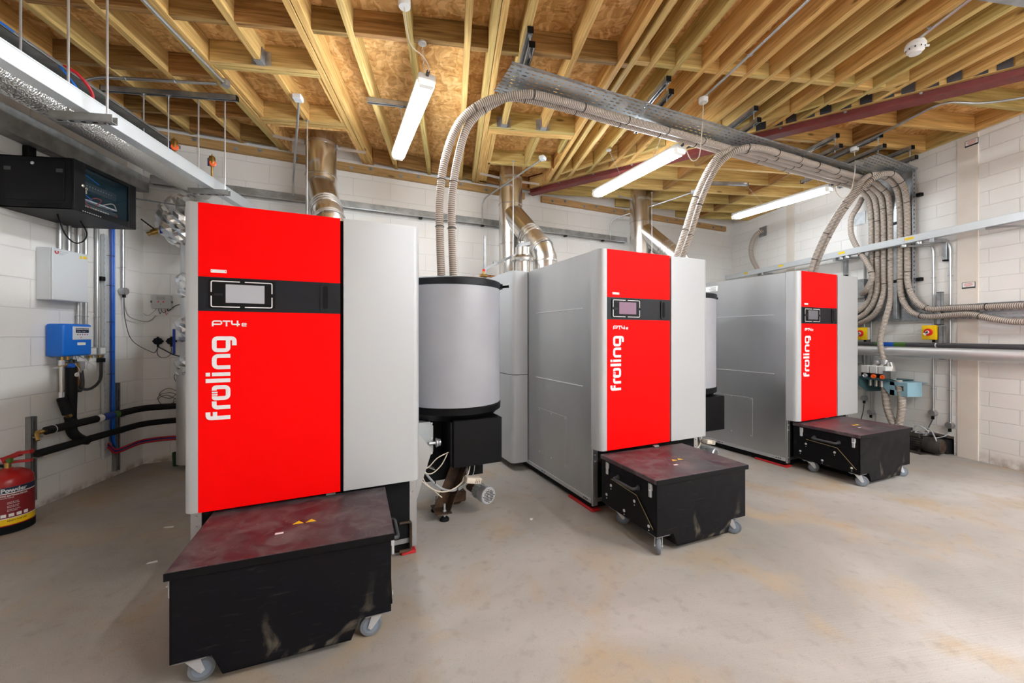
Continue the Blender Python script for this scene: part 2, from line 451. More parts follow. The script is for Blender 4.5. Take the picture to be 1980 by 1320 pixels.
M['lamp_end'] = mat('translucent end cap', (.9, .88, .84), .3, 0, .5, **{'Transmission Weight': .3})

# ================================================================== THE SETTING
YL = wall_y(LX); YR = wall_y(RX)
m = MB(); m.prism([(LX-.2, FY-.2), (RX+.2, FY-.2), (RX+.2, YR+.2), (LX-.2, YL+.2)], -.1, 0, lambda a, b, h: (a, b, h))
struct('floor', m, M['floor'])
def wall(name, L, loc, rot, mt, z1=3.6, holes=()):
    m = MB(); m.box(0, L, 0, .14, 0, z1); return struct(name, m, mt, loc, rot)
wall('wall_left', YL-FY, (LX, FY, 0), R(90), M['wall_left'])                       # body of the wall lies at x < LX
wall('wall_back', (RX-LX)/cj, (LX, YL, 0), JA, M['wall_back'])
# right wall with the square opening behind the vacuum motor: three pieces of one mesh, local x runs towards the camera
m = MB(); yo0, yo1, zo = 3.54, 3.82, .20
m.box(0, YR-yo1, 0, .14, 0, 3.6); m.box(YR-yo0, YR-FY, 0, .14, 0, 3.6); m.box(YR-yo1, YR-yo0, 0, .14, zo, 3.6); m.box(YR-yo1, YR-yo0, .12, .14, 0, zo)
struct('wall_right', m, M['wall_right'], (RX, YR, 0), R(-90))
m = MB(); m.box(0, RX-LX, 0, .14, 0, 3.6); struct('wall_front', m, M['wall_right'], (RX, FY, 0), R(180))
m = MB(); m.box(-.012, 0, 3.335, 3.505, 0, 3.40); struct('trim_1', m, M['plaster'], (RX, 0, 0))
m = MB(); m.box(-.012, 0, 5.56, 5.71, 0, 3.40); struct('trim_2', m, M['plaster'], (RX, 0, 0))

# ------------------------------------------------------------------ ceiling: strand board deck carried by joists
m = MB(); m.prism([(LX-.1, FY-.1), (RX+.1, FY-.1), (RX+.1, YR+.1), (LX-.1, YL+.1)], ZD, ZD+.03, lambda a, b, h: (a, b, h))
ceiling = struct('ceiling', m, M['osb'])
def board(name, p0, p1, wd, z0, z1, mt):
    """a sawn board along p0-p1 with its own length axis as local x"""
    p0, p1 = Vector((*p0, 0)), Vector((*p1, 0)); d = p1-p0; L = d.length
    m = MB(); m.box(0, L, -wd/2, wd/2, z0, z1, .002)
    me = m.mesh(name, None, 0); me.materials.append(mt)
    o = bpy.data.objects.new(name, me); COL.objects.link(o); o.parent = ceiling
    o.location = (p0.x, p0.y, 0); o.rotation_euler = (0, 0, math.atan2(d.y, d.x)); ORG[o.name] = None
    return o
JW = .047
def end_y(x): return (wall_y(x) if x < 1.17 else beam_y(x) - .07) - .004
def joist(x, y0=None, y1=None):                 # x: centre line
    board('joist', (x, FY+.02 if y0 is None else y0), (x, end_y(x) if y1 is None else y1), JW, ZJ, ZD-.002, M['timber'])
left_j = [-3.06, -2.70, -2.28, -1.925, -1.878, -1.478, -1.042, -.988, -.706, -.30, .107, .285, .337, .515, .92, 1.29, 1.380]
for x in left_j:
    if x == -1.478: joist(x, y1=3.355); joist(-1.42, 3.455, 4.165)
    elif x == .515: joist(x, y1=4.0)
    elif x == .92: joist(x, y1=4.0); joist(.905, 4.125, 4.835)
    else: joist(x)
dense = [1.54, 1.75, 1.975, 2.135, 2.37, 2.58, 2.77, 2.955, 3.19, 3.375, 3.57, 3.78, 3.98, 4.18, 4.38, 4.58, 4.78, 4.98, 5.18]
for x in dense: joist(x)
# trimmed openings around the two flues
for y in (3.38, 3.43): board('header', (-1.85, y), (-1.07, y), JW, ZJ, ZD-.002, M['timber'])
for y in (4.19, 4.255): board('header', (-1.85, y), (-1.07, y), JW, ZJ, ZD-.002, M['timber'])
for y in (4.02, 4.068, 4.115): board('header', (.365, y), (1.265, y), JW, ZJ, ZD-.002, M['timber'])
board('header', (.43, 4.86), (1.22, 4.86), JW, ZJ, ZD-.002, M['timber'])
for x in (.385, .435): board('trimmer', (x, 4.14), (x, end_y(x)), JW, ZJ, ZD-.002, M['timber'])
board('trimmer', (1.235, 4.14), (1.235, 4.5), JW, ZJ+.02, ZD-.002, M['timber'])
for x in (-1.83, -1.085): board('trimmer', (x, 3.47), (x, 4.165), JW*.7, ZJ+.01, ZD-.002, M['timber'])
# strand board lining strips round the openings
for a, b in (((-1.84, 4.30), (-1.07, 4.30)), ((-1.835, 4.30), (-1.835, 4.88)), ((-1.075, 4.30), (-1.075, 5.09)), ((1.255, 4.90), (1.255, 5.55))):
    board('opening_lining', a, b, .018, ZJ-.005, ZD-.002, M['osb'])
board('opening_lining', (.46, 4.895), (1.25, 4.895), .012, ZJ+.02, ZD-.002, M['osb'])
# short blocking boards between the joists
def blocks(xs, y, jit=.018, wd=JW, mt='timber_dark'):
    for a, b in zip(xs, xs[1:]):
        if b-a < .07: continue
        yy = y + random.uniform(-jit, jit)
        board('noggin', (a+JW/2, yy), (b-JW/2, yy), wd, ZJ+random.uniform(0, .008), ZD-.002, M[mt])
blocks(left_j, 2.93)
blocks([1.380]+dense[:12], 2.90, .012, mt='timber')
blocks(left_j[:4], 3.56)
blocks(left_j[:4], 4.22, .01)
for xs in (left_j[:4], left_j[6:9], left_j[8:12], left_j[12:13]+[1.29]):
    for a, b in zip(xs, xs[1:]):
        if b-a > .07:
            board('noggin', (a+JW/2, wall_y(a)-.09), (b-JW/2, wall_y(b)-.09), JW, ZJ, ZD-.002, M['timber_dark'])
xs = dense[:12]
for a, b in zip([1.38]+xs, xs):                                           # blocking that follows the steel beam
    board('noggin', (a+JW/2, beam_y(a)-.36), (b-JW/2, beam_y(b)-.36), .04, ZJ, ZD-.002, M['timber'])
# joists beyond the steel beam run across to the right wall
cy = [1.76, 2.16, 2.56, 2.96, 3.36, 3.79, 4.18, 4.58, 4.98, 5.38, 5.78, 6.18, 6.56]
def cx0(y): return max(beam_x(y)+.09, (y-5.418)/.2924+.03)
for y in cy: board('cross_joist', (cx0(y), y), (RX-.004, y), JW, ZJ, ZD-.002, M['timber'])
for a, b in zip(cy, cy[1:]):
    board('noggin', (RX-.03, a+JW/2), (RX-.03, b-JW/2), JW, ZJ, ZD-.002, M['timber'])
    for xn in (4.40, 3.02):
        if cx0(a) < xn-.1 and cx0(b) < xn-.1:
            board('noggin', (xn+random.uniform(-.02, .02), a+JW/2), (xn+random.uniform(-.02, .02), b-JW/2), JW, ZJ, ZD-.002, M['timber_dark'])
# the bolted ledger along the back wall
x0, x1 = LX+.03, 5.25
def on_back(x, off): return (x + off*sj, wall_y(x) - off*cj)
for a, b in ((x0, 1.03), (1.30, 5.16)):
    lg = board('ledger', on_back(a, .026), on_back(b, .026), .05, 3.285, 3.375, M['ledger'])
    L = (b-a)/cj; mm = MB(); k = .18; q = 0
    while k < L-.1:
        z = 3.33 + (.015 if q % 2 else -.012)
        mm.cyl((k, -.026, z), (k, -.030, z), .022, 12); mm.cyl((k, -.030, z), (k, -.042, z), .011, 6)
        k += .36 if q % 2 else .22; q += 1
    me = mm.mesh('bolt', None); me.materials.append(M['galv_dull'])
    bo = bpy.data.objects.new('bolt', me); COL.objects.link(bo); bo.parent = lg; bo['kind'] = 'stuff'
# joist hangers
def hanger(x, y, ax=1):
    m = MB(); t = .003; w2 = JW/2+.002
    m.box(x-w2, x+w2, y-.07, y, ZJ-.004, ZJ-.001)
    for s in (-1, 1):
        m.prism([(y-.075, ZJ-.003), (y-.003, ZJ-.003), (y-.003, ZJ+.11), (y-.055, ZJ+.11)], x+s*w2, x+s*(w2+t), lambda a, b, h: (h, a, b))
        m.box(x+s*w2, x+s*(w2+.045), y-.004, y-.001, ZJ, ZJ+.11)
    o = part(ceiling, 'joist_hanger', m, M['galv'], smooth=0); return o
for x, y in ((-1.478, 3.355), (.515, 3.995), (.92, 3.995)): hanger(x, y)
for x in dense[:16]:
    m = MB(); y = beam_y(x) - .086
    for s in (-1, 1):
        u = Vector((1, -.9485, 0)).normalized()
        c0 = Vector((x, y, 0)) + u*s*.03
        m.prism([(0, ZJ), (.085, ZJ), (.085, ZJ+.085), (0, ZJ+.085)], 0, .003, lambda a, b, h: c0 + u*(s*a) + Vector((-u.y*-h, -u.x*h, b)))
    part(ceiling, 'joist_hanger', m, M['hanger_dark'], smooth=0)

# ------------------------------------------------------------------ the red steel beam with its timber packing
bx0, bx1 = 1.115, 5.32
p0 = Vector((bx0, beam_y(bx0)-.02, 0)); p1 = Vector((bx1, beam_y(bx1), 0)); d = (p1-p0).normalized(); L = (p1-p0).length
sb = thing('steel_beam', 'dark red painted steel beam crossing the timber ceiling diagonally', 'beam', (p0.x, p0.y, 3.33), math.atan2(d.y, d.x))
m = MB(); m.box(0, L, -.062, .062, 0, .012); m.box(0, L, -.006, .006, .012, .235); m.box(0, L, -.062, .062, .235, .247)
part(sb, 'girder', m, M['steel_red'], smooth=0)
for s in (-1, 1):
    m = MB(); m.box(.02, L, s*.012, s*.056, .078, .233, .002); part(sb, 'packing_board', m, M['timber'], 'pale timber board bolted to the web', smooth=0)
m = MB()
for k in range(1, 9):
    if k*.5 < L: m.cyl((k*.5, -.056, .05), (k*.5, -.066, .05), .012, 6)
part(sb, 'bolt', m, M['galv_dull'])['kind'] = 'stuff'

# ================================================================== STRIP LIGHTS
def rail(name, label, cat, p0, p1, ends=True, group=None, slot=-1):
    """a slotted channel"""
    p0, p1 = Vector(p0), Vector(p1); d = p1-p0; L = d.length
    t = thing(name, label, cat, p0, math.atan2(d.y, d.x), group)
    m = MB(); s = .0205
    m.box(0, L, -s, s, .0385, .041); m.box(0, L, -s, -s+.0025, 0, .041); m.box(0, L, s-.0025, s, 0, .041)
    m.box(0, L, -s, -.011, 0, .0025); m.box(0, L, .011, s, 0, .0025)
    part(t, 'channel', m, M['galv'], smooth=0)
    if ends:
        for x in (-.006, L):
            m = MB(); m.box(x, x+.006, -s-.001, s+.001, -.001, .042, .001); part(t, 'end_cap', m, M['black'], 'black plastic end cap')
    return t
def strip_light(X, Y0, Y1, zb, label, rose=None, hooks=(), group='strip lights hung on chains', rot=0.0, glow='lamp'):
    L = Y1-Y0; loc = bw(X, Y0, zb)
    t = thing('strip_light', label, 'light', loc, JA+rot, group)
    sec = [(-.048, 0), (.048, 0), (.062, .03), (.062, .045), (-.062, .045), (-.062, .03)]
    m = MB(); m.prism(sec, .045, L-.045, lambda a, b, h: (a, h, b)); part(t, 'diffuser', m, M[glow], 'lit white diffuser')
    for y0, y1 in ((0, .043), (L-.043, L)):
        m = MB(); m.prism([(a*.97, b) for a, b in sec], y0, y1, lambda a, b, h: (a, h, b)); part(t, 'end_cap', m, M['lamp_end'])
    m = MB(); m.box(-.06, .06, .0, L, .046, .085, .008, 2); part(t, 'housing', m, M['white'])
    m = MB(); m.cyl((.0, .0, .07), (0, -.03, .08), .012, 10); part(t, 'cable_gland', m, M['dark_grey'])
    inv = Matrix.Translation(Vector(loc)) @ Matrix.Rotation(JA+rot, 4, 'Z'); inv.invert()
    for h in hooks:
        p = inv @ Vector(h); z = .085; m = MB()
        m.lathe([(.028, p.z-.003), (.03, p.z), (.028, p.z+.012)], (p.x, p.y, 0), n=20)
        part(t, 'ceiling_hook', m, M['chrome'])
        m = MB(); n = int((p.z-z)/.016); tp = Vector((0, p.y, z))
        for k in range(n):
            f = k/n; c = tp.lerp(Vector((p.x, p.y, p.z)), f) + Vector((0, 0, .008))
            m.torus(c, (1, 0, 0) if k % 2 else (0, 1, 0), .0065, .0014, 8, 4)
        part(t, 'chain', m, M['chrome'])
    return t
l1 = strip_light(.625, 2.76, 4.06, 3.045, 'lit strip light hanging nearest the camera over the first boiler', hooks=[(-.214, 2.90, 3.385), (-.47, 3.70, 3.375)])
l2 = strip_light(3.045, 2.74, 4.07, 3.03, 'lit strip light hanging over the second boiler in front of the red beam', hooks=[(2.165, 3.87, 3.385), (1.744, 4.26, 3.385)], glow='lamp_mid')
l3 = strip_light(5.56, 2.745, 4.05, 3.06, 'lit strip light farthest away, over the third boiler by the right wall', hooks=[(4.322, 4.257, 3.385), (3.986, 4.927, 3.385)], rot=R(-1.5), glow='lamp_dim')
# unseen strip lights added behind the camera to brighten the whole room
for X, Y, t in ((1.6, -1.6, 'front left'), (3.3, -1.4, 'front middle'), (4.8, -1.5, 'front right'), (2.4, -3.6, 'rear left'), (4.3, -3.6, 'rear right')):
    strip_light(X, Y, Y+1.3, 3.05, 'added unseen strip light behind the camera, ' + t + ' of five', glow='lamp_fill')
def rose(p, label, pts, r=.0042):
    t = thing('ceiling_rose', label, 'cable outlet', p, 0, 'white ceiling outlets with dropping flex', world=True)
    m = MB(); m.lathe([(.034, -.03), (.038, -.024), (.039, .012)], p, n=24); part(t, 'cover', m, M['white'])
    m = MB(); m.tube(curve(pts, 8), r, 8); part(t, 'flex', m, M['flex_white'])
    return t
e1 = bw(.625, 2.73, 3.12); e2 = bw(3.045, 2.71, 3.11); e3 = bw(5.56, 2.715, 3.14)
rose((-.299, 2.563, 3.39), 'white ceiling outlet at the top edge above the first strip light', [(-.299, 2.563, 3.36), (-.292, 2.585, 3.28), (-.27, 2.66, 3.20), (-.20, 2.76, 3.20), (-.165, 2.80, 3.165), (e1[0], e1[1], e1[2])])
rose((2.179, 3.192, 3.37), 'white ceiling outlet left of the smoke detector with flex to the second light', [(2.179, 3.192, 3.34), (2.19, 3.22, 3.18), (2.21, 3.27, 3.05), (2.23, 3.33, 2.935), (2.215, 3.40, 2.925), (2.18, 3.42, 2.99), (e2[0], e2[1], e2[2])])
rose((4.412, 3.785, 3.37), 'white ceiling outlet beyond the red beam with flex to the third light', [(4.412, 3.785, 3.34), (4.44, 3.80, 3.22), (4.46, 3.83, 3.08), (4.47, 3.88, 2.93), (4.50, 4.0, 2.90), (4.53, 4.1, 3.0), (e3[0], e3[1], e3[2])])

# ------------------------------------------------------------------ smoke detector and ceiling conduits
p = (3.255, 2.36, 3.33)
t = thing('smoke_detector', 'round white smoke detector under the ceiling joists', 'smoke detector', p, 0, world=True)
m = MB(); m.lathe([(.05, .05), (.058, .03), (.058, .018), (.052, .015)], p, n=28); part(t, 'base', m, M['white'])
m = MB(); m.lathe([(.046, .014), (.05, .006), (.048, -.012), (.036, -.02), (.034, -.03), (.012, -.034)], p, n=28); part(t, 'sensing_chamber', m, M['white'])
m = MB()
for k in range(10):
    a = k*math.pi/5; m.box(p[0]+.049*math.cos(a)-.003, p[0]+.049*math.cos(a)+.003, p[1]+.049*math.sin(a)-.003, p[1]+.049*math.sin(a)+.003, p[2]-.004, p[2]+.005)
part(t, 'vent_slot', m, M['black'])['kind'] = 'stuff'
m = MB(); m.cyl((p[0]+.055, p[1]-.02, p[2]+.02), (p[0]+.075, p[1]-.03, p[2]+.018), .008, 10); part(t, 'indicator', m, M['white'])
def conduit(label, pts, r=.010, rad=.06, clips=(), group='galvanised conduits', boxes=()):
    t = thing('conduit', label, 'conduit', pts[0], 0, group, world=True)
    m = MB(); m.tube(bend(pts, rad), r, 10); part(t, 'tube', m, M['conduit'])
    for c, nrm in clips:
        c = Vector(c); nrm = Vector(nrm); m = MB(); m.torus(c, nrm, r+.002, .003, 14, 5)
        sd = nrm.cross(Vector((0, 0, 1))) if abs(nrm.z) < .5 else nrm.cross(Vector((1, 0, 0)))
        sd.normalize(); m.beam(c-sd*(r+.014), c+sd*(r+.014), .008, .004); part(t, 'saddle', m, M['galv'])
    for c, nrm, rr in boxes:
        c = Vector(c); nrm = Vector(nrm); m = MB(); m.cyl(c-nrm*.025, c+nrm*.018, rr, 22); m.cyl(c+nrm*.018, c+nrm*.022, rr*.93, 22); part(t, 'junction_box', m, M['conduit'])
    return t
zc = 3.385
conduit('conduit on the joists running to the smoke detector', [(3.10, .6, zc), (3.175, 2.0, zc), (3.24, 2.33, zc)], clips=[((3.205, 2.24, zc), (0, 1, 0))])
conduit('long conduit on the joists ending at the second ceiling outlet', [(2.10, .2, zc), (2.19, 2.1, zc), (2.18, 3.17, zc)], clips=[((2.19, 2.65, zc), (0, 1, 0))])
conduit('conduit beyond the red beam ending at the third ceiling outlet', [(5.30, 2.3, 3.29), (4.78, 2.62, 3.29), (4.62, 2.84, 3.34), (4.33, 2.92, zc), (4.37, 3.3, zc), (4.41, 3.76, zc)], clips=[((4.37, 3.3, zc), (0, 1, 0))], rad=.12)
conduit('conduit at the top left running down to a round junction box', [(-1.92, 1.2, zc), (-1.90, 2.9, zc), (-1.865, 3.59, zc)], r=.0125, clips=[((-1.885, 3.2, zc), (0, 1, 0))], boxes=[((-1.862, 3.60, zc), (0, 0, -1), .034)])
conduit('cross conduit at the top left bending down over the trunking', [(-1.93, 3.61, zc), (-2.85, 3.66, zc), (-3.0, 3.60, 3.25), (-3.03, 3.55, 3.0)], r=.0125, clips=[((-2.25, 3.625, zc), (1, 0, 0)), ((-2.62, 3.645, zc), (1, 0, 0))], rad=.12)
b = bw(-.363, 5.12, 0)
conduit('upright conduit with a square box left of the first flue', [(b[0], b[1], 2.88), (b[0], b[1]-.01, 3.04), (-1.354, 3.78, 3.40)], rad=.05, r=.011)
t = single('conduit_box', 'small square white box under the joist above the first boiler', 'box', MB().box(-1.39, -1.315, 3.71, 3.785, 3.375, 3.42, .006), M['white_steel'], (-1.354, 3.745, 3.375))
b = bw(1.92, 5.12, 0)
conduit('bent conduit crossing in front of the second flue', [(b[0], b[1], 2.86), (b[0], b[1]-.01, 3.10), (b[0]+.03, b[1]-.06, 3.17), (1.041, 4.60, 3.385)], r=.011)
single('conduit_end_box', 'white fitting at the upper end of the conduit by the second flue', 'box', MB().box(-.035, .035, -.045, .045, -.025, .02, .01), M['white_steel'], (1.05, 4.565, 3.39), rot=-.6, local=True, smooth=35)
b = bw(4.11, 5.12, 0)
conduit('bent conduit crossing in front of the third flue', [(b[0], b[1], 2.84), (b[0], b[1]-.01, 3.08), (b[0]+.04, b[1]-.04, 3.16), (3.461, 5.34, 3.385)], r=.011)
single('conduit_end_box', 'white fitting at the upper end of the conduit by the third flue', 'box', MB().box(-.035, .035, -.045, .045, -.025, .02, .01), M['white_steel'], (3.47, 5.31, 3.39), rot=-.6, local=True, smooth=35)

# ================================================================== BOILERS (local x along the front, y towards the back wall)
def logo(t):
    """vertical lettering and model name, built as flat strokes on the red panel"""
    Y = -.0012
    bx, z0 = .183, .900
    f = lambda u, v, h: (bx - v, Y - h, z0 + u)
    W_, q = .0185, .014
    m = MB()
    m.ribbon([(.0095, 0), (.0095, .087), (.038, .087)], W_, q, f)
    m.ribbon([(.012, .060), (.038, .060)], .017, 0, f, h=.0022)
    m.ribbon([(.0585, 0), (.0585, .063), (.088, .063)], W_, q, f)
    o = .093
    m.ribbon([(o+.046, .063), (o+.061, .063), (o+.061, .009), (o+.009, .009), (o+.009, .063), (o+.020, .063)], W_, .016, f)
    for u in (.026, .037): m.ribbon([(o+u, .050), (o+u, .072)], .007, 0, f, h=.0026)
    m.ribbon([(.1855, 0), (.1855, .096)], .019, 0, f)
    m.ribbon([(.2155, 0), (.2155, .072)], .0175, 0, f); m.ribbon([(.2155, .079), (.2155, .096)], .0175, 0, f)
    o = .239
    m.ribbon([(o+.009, 0), (o+.009, .063), (o+.063, .063), (o+.063, 0)], W_, .018, f)
    o = .320
    m.ribbon([(o+.037, .009), (o+.009, .009), (o+.009, .063), (o+.066, .063), (o+.066, .030), (o+.066, .009), (o+.037, .009)], W_, .015, f)
    m.ribbon([(o+.066, .05), (o+.066, -.016), (o+.032, -.016)], W_, .014, f, h=.0022)
    part(t, 'brand_lettering', m, M['white_text'], 'white rounded lettering running up the panel', smooth=0)
    g = lambda u, v, h: (.111 + u, Y - h, 1.3425 + v)
    m = MB(); s = .0065
    m.ribbon([(.003, 0), (.003, .0245), (.037, .0245), (.037, .010), (.006, .010)], s, .008, g)
    m.ribbon([(.042, .0245), (.072, .0245)], s, 0, g); m.ribbon([(.057, .0245), (.057, 0)], s, 0, g, h=.0022)
    m.ribbon([(.078, .028), (.078, .010), (.110, .010)], s, .005, g); m.ribbon([(.101, .028), (.101, 0)], s, 0, g, h=.0022)
    m.ribbon([(.119, .0085), (.1355, .0085), (.1355, .0155), (.119, .0155), (.119, .002), (.137, .002)], .0038, .003, g)
    part(t, 'model_lettering', m, M['white_text'], smooth=0)
def boiler(X, label, screen, first=False):
    t = thing('pellet_boiler', label, 'boiler', bw(X, 2.29), JA, 'pellet boilers in a row')
    # body and base
    m = MB(); m.box(.006, 1.080, .112, 1.16, .062, 1.919, .004); part(t, 'body', m, M['silver_side'], 'silver sheet steel body', smooth=35)
    m = MB(); m.box(.02, 1.06, .13, 2.0, .018, .062); part(t, 'base_frame', m, M['matt_black'], smooth=0)
    for x0, x1, y0, y1 in ((.0, .08, .10, .42), (1.0, 1.085, .10, .25), (.0, .06, 1.5, 1.8)):
        m = MB(); m.box(x0, x1, y0, y1, .0, .018, .003); part(t, 'floor_pad', m, M['red_rubber'], 'red rubber floor pad')
    m = MB(); m.box(.05, 1.045, .100, .113, .10, .49); part(t, 'plinth_recess', m, M['matt_black'], smooth=0)
    for x0, x1 in ((.004, .050), (1.044, 1.088)):
        m = MB(); m.box(x0, x1, .096, .112, .045, .50, .002); 
        for z in (.42, .37, .10): m.cyl(((x0+x1)/2, .096, z), ((x0+x1)/2, .090, z), .006, 8)
        part(t, 'corner_post', m, M['silver_side'])
    m = MB(); m.tube(bend([(.985, .086, .20), (1.05, .086, .20), (1.05, .086, .035), (.985, .086, .035)], .015), .009, 8); part(t, 'base_bracket', m, M['rust'])
    # rounded casing
    sec = [(.057, .0), (.030, .003), (.012, .014), (.003, .030), (.0, .050), (.0, .11), (.057, .11)]
    m = MB(); m.prism(sec, .471, 1.921, lambda a, b, h: (a, b, h)); part(t, 'casing_corner', m, M['silver'], 'rounded silver front casing', smooth=50)
    m = MB(); m.box(.057, .666, .0, .11, 1.575, 1.921, .0015); part(t, 'upper_panel', m, M['red'], 'bright red door panel above the dark band')
    m = MB(); m.box(.057, .666, .0, .11, .471, 1.414, .0015); part(t, 'lower_panel', m, M['red'], 'bright red door panel below the dark band')
    m = MB(); m.box(.057, .666, .001, .11, 1.414, 1.575); band = part(t, 'control_band', m, M['band'], 'dark grey control band', smooth=0)
    m = MB(); m.box(.666, .682, .030, .11, .471, 1.915); part(t, 'door_gap', m, M['matt_black'], smooth=0)
    sec = [(.682, .0), (1.048, .0), (1.070, .004), (1.082, .016), (1.087, .036), (1.087, .11), (.682, .11)]
    m = MB(); m.prism(sec, .471, 1.921, lambda a, b, h: (a, b, h)); part(t, 'side_door', m, M['silver'], 'plain light grey door', smooth=50)
    # touch panel
    def rrect(x0, x1, z0, z1, r, k=5):
        out = []
        for cx, cz, a0 in ((x1-r, z1-r, 0), (x0+r, z1-r, 90), (x0+r, z0+r, 180), (x1-r, z0+r, 270)):
            for i in range(k+1): a = R(a0+90*i/k); out.append((cx+r*math.cos(a), cz+r*math.sin(a)))
        return out
    m = MB(); m.prism(rrect(.098, .368, 1.428, 1.566, .012), .001, -.004, lambda a, b, h: (a, h, b)); tp = part(t, 'touch_panel', m, M['black'])
    zc_, x0, x1, z0, z1 = 1.495, .109, .355, 1.435, 1.556
    m = MB(); f = lambda u, v, h: (u, -.005-h, v)
    for cx, sx in ((x0, 1), (x1, -1)):
        for cz, sz in ((z0, 1), (z1, -1)):
            m.ribbon([(cx, zc_-sz*.009), (cx, cz), ((x0+x1)/2-sx*.010, cz)], .0045, .008, f)
    part(tp, 'frame_marks', m, M['white_text'], 'white broken outline', smooth=0)
    m = MB(); m.box(.165, .323, -.0055, -.004, 1.455, 1.543); part(tp, 'screen', m, screen, smooth=0)
    m = MB(); m.box(.120, .152, -.0065, -.004, 1.486, 1.500, .001); part(tp, 'usb_flap', m, M['band'])
    # grip recess: a raised pill frame round a dark slot
    m = MB(); a = rrect(.570, .636, 1.424, 1.566, .016); m.prism(a, .001, -.006, lambda a, b, h: (a, h, b)); hd = part(t, 'door_handle', m, M['band'])
    m = MB(); m.prism(rrect(.582, .607, 1.436, 1.556, .012), -.0062, -.0072, lambda a, b, h: (a, h, b)); part(hd, 'grip_slot', m, M['matt_black'], smooth=0)
    m = MB(); m.box(.106, .168, -.0012, .0, 1.596, 1.611); tg = part(t, 'name_sticker', m, M['label'], 'small white sticker', smooth=0)
    for x in (.110, .164):
        m = MB(); m.cyl((x, -.0012, 1.6035), (x, -.0018, 1.6035), .0022, 10); part(tg, 'sticker_dot', m, M['label_red'])
    logo(t)
    # left side: folded edges and the screwed access cover
    for z in (1.506, .912):
        m = MB(); m.box(.001, .006, .224, .969, z-.002, z+.002); part(t, 'folded_edge', m, M['white_line'], smooth=0)
    m = MB(); m.box(.0035, .006, .445, .925, .22, .635, .001); cv = part(t, 'access_cover', m, M['silver_side'])
    for y in (.465, .69, .905):
        for z in (.235, .62):
            m = MB(); m.cyl((.0035, y, z), (.0005, y, z), .0055, 8); part(cv, 'cover_screw', m, M['chrome'])
    m = MB(); m.box(-.0005, .006, .113, 1.16, .062, .092); part(t, 'sill', m, M['silver'], smooth=0)
    m = MB()
    for y in (.16, .18, .20, .80, .83, .85): m.cyl((-.0006, y, .078), (-.0016, y, .078), .006, 8)
    part(t, 'sill_hole', m, M['matt_black'])
    # rear heat exchanger module stands proud on the left
    rm = lambda z0, z1: MB().prism([(-.03, 1.135), (-.125, 1.135), (-.150, 1.145), (-.166, 1.165), (-.168, 1.20), (-.168, 2.06), (1.06, 2.06), (1.06, 1.162), (.0, 1.162), (.0, 1.135)], z0, z1, lambda a, b, h: (a, b, h))
    part(t, 'rear_module', rm(.075, .918), M['silver'], smooth=40); part(t, 'rear_module', rm(.924, 1.919), M['silver'], smooth=40)
    # chute cover on the right side
    m = MB(); m.prism([(1.081, .70), (1.125, .68), (1.205, .575), (1.10, .25), (1.081, .25)], .20, .42, lambda a, b, h: (a, h, b)); part(t, 'chute_cover', m, M['silver_side'], smooth=0)
    return t
B1, B2, B3 = -.61, 1.752, 4.069
boiler(B1, 'red and silver pellet boiler nearest the camera, with a pale grey display', M['screen_grey'])
boiler(B2, 'red and silver pellet boiler in the middle of the row, with a mauve display', M['screen_purple'])
b3 = boiler(B3, 'red and silver pellet boiler farthest right in the row, by the hose wall', M['screen_dark'])
m = MB(); m.box(-.0005, .005, .86, 1.03, 1.81, 1.87); st = part(b3, 'rating_sticker', m, M['label'], 'white sticker at the top of the side', smooth=0)
m = MB()
for k in range(5): m.box(-.0012, -.0005, .88, .95+.015*(k % 3), 1.817+.010*k, 1.820+.010*k)
part(st, 'print_lines', m, M['label_black'], smooth=0)

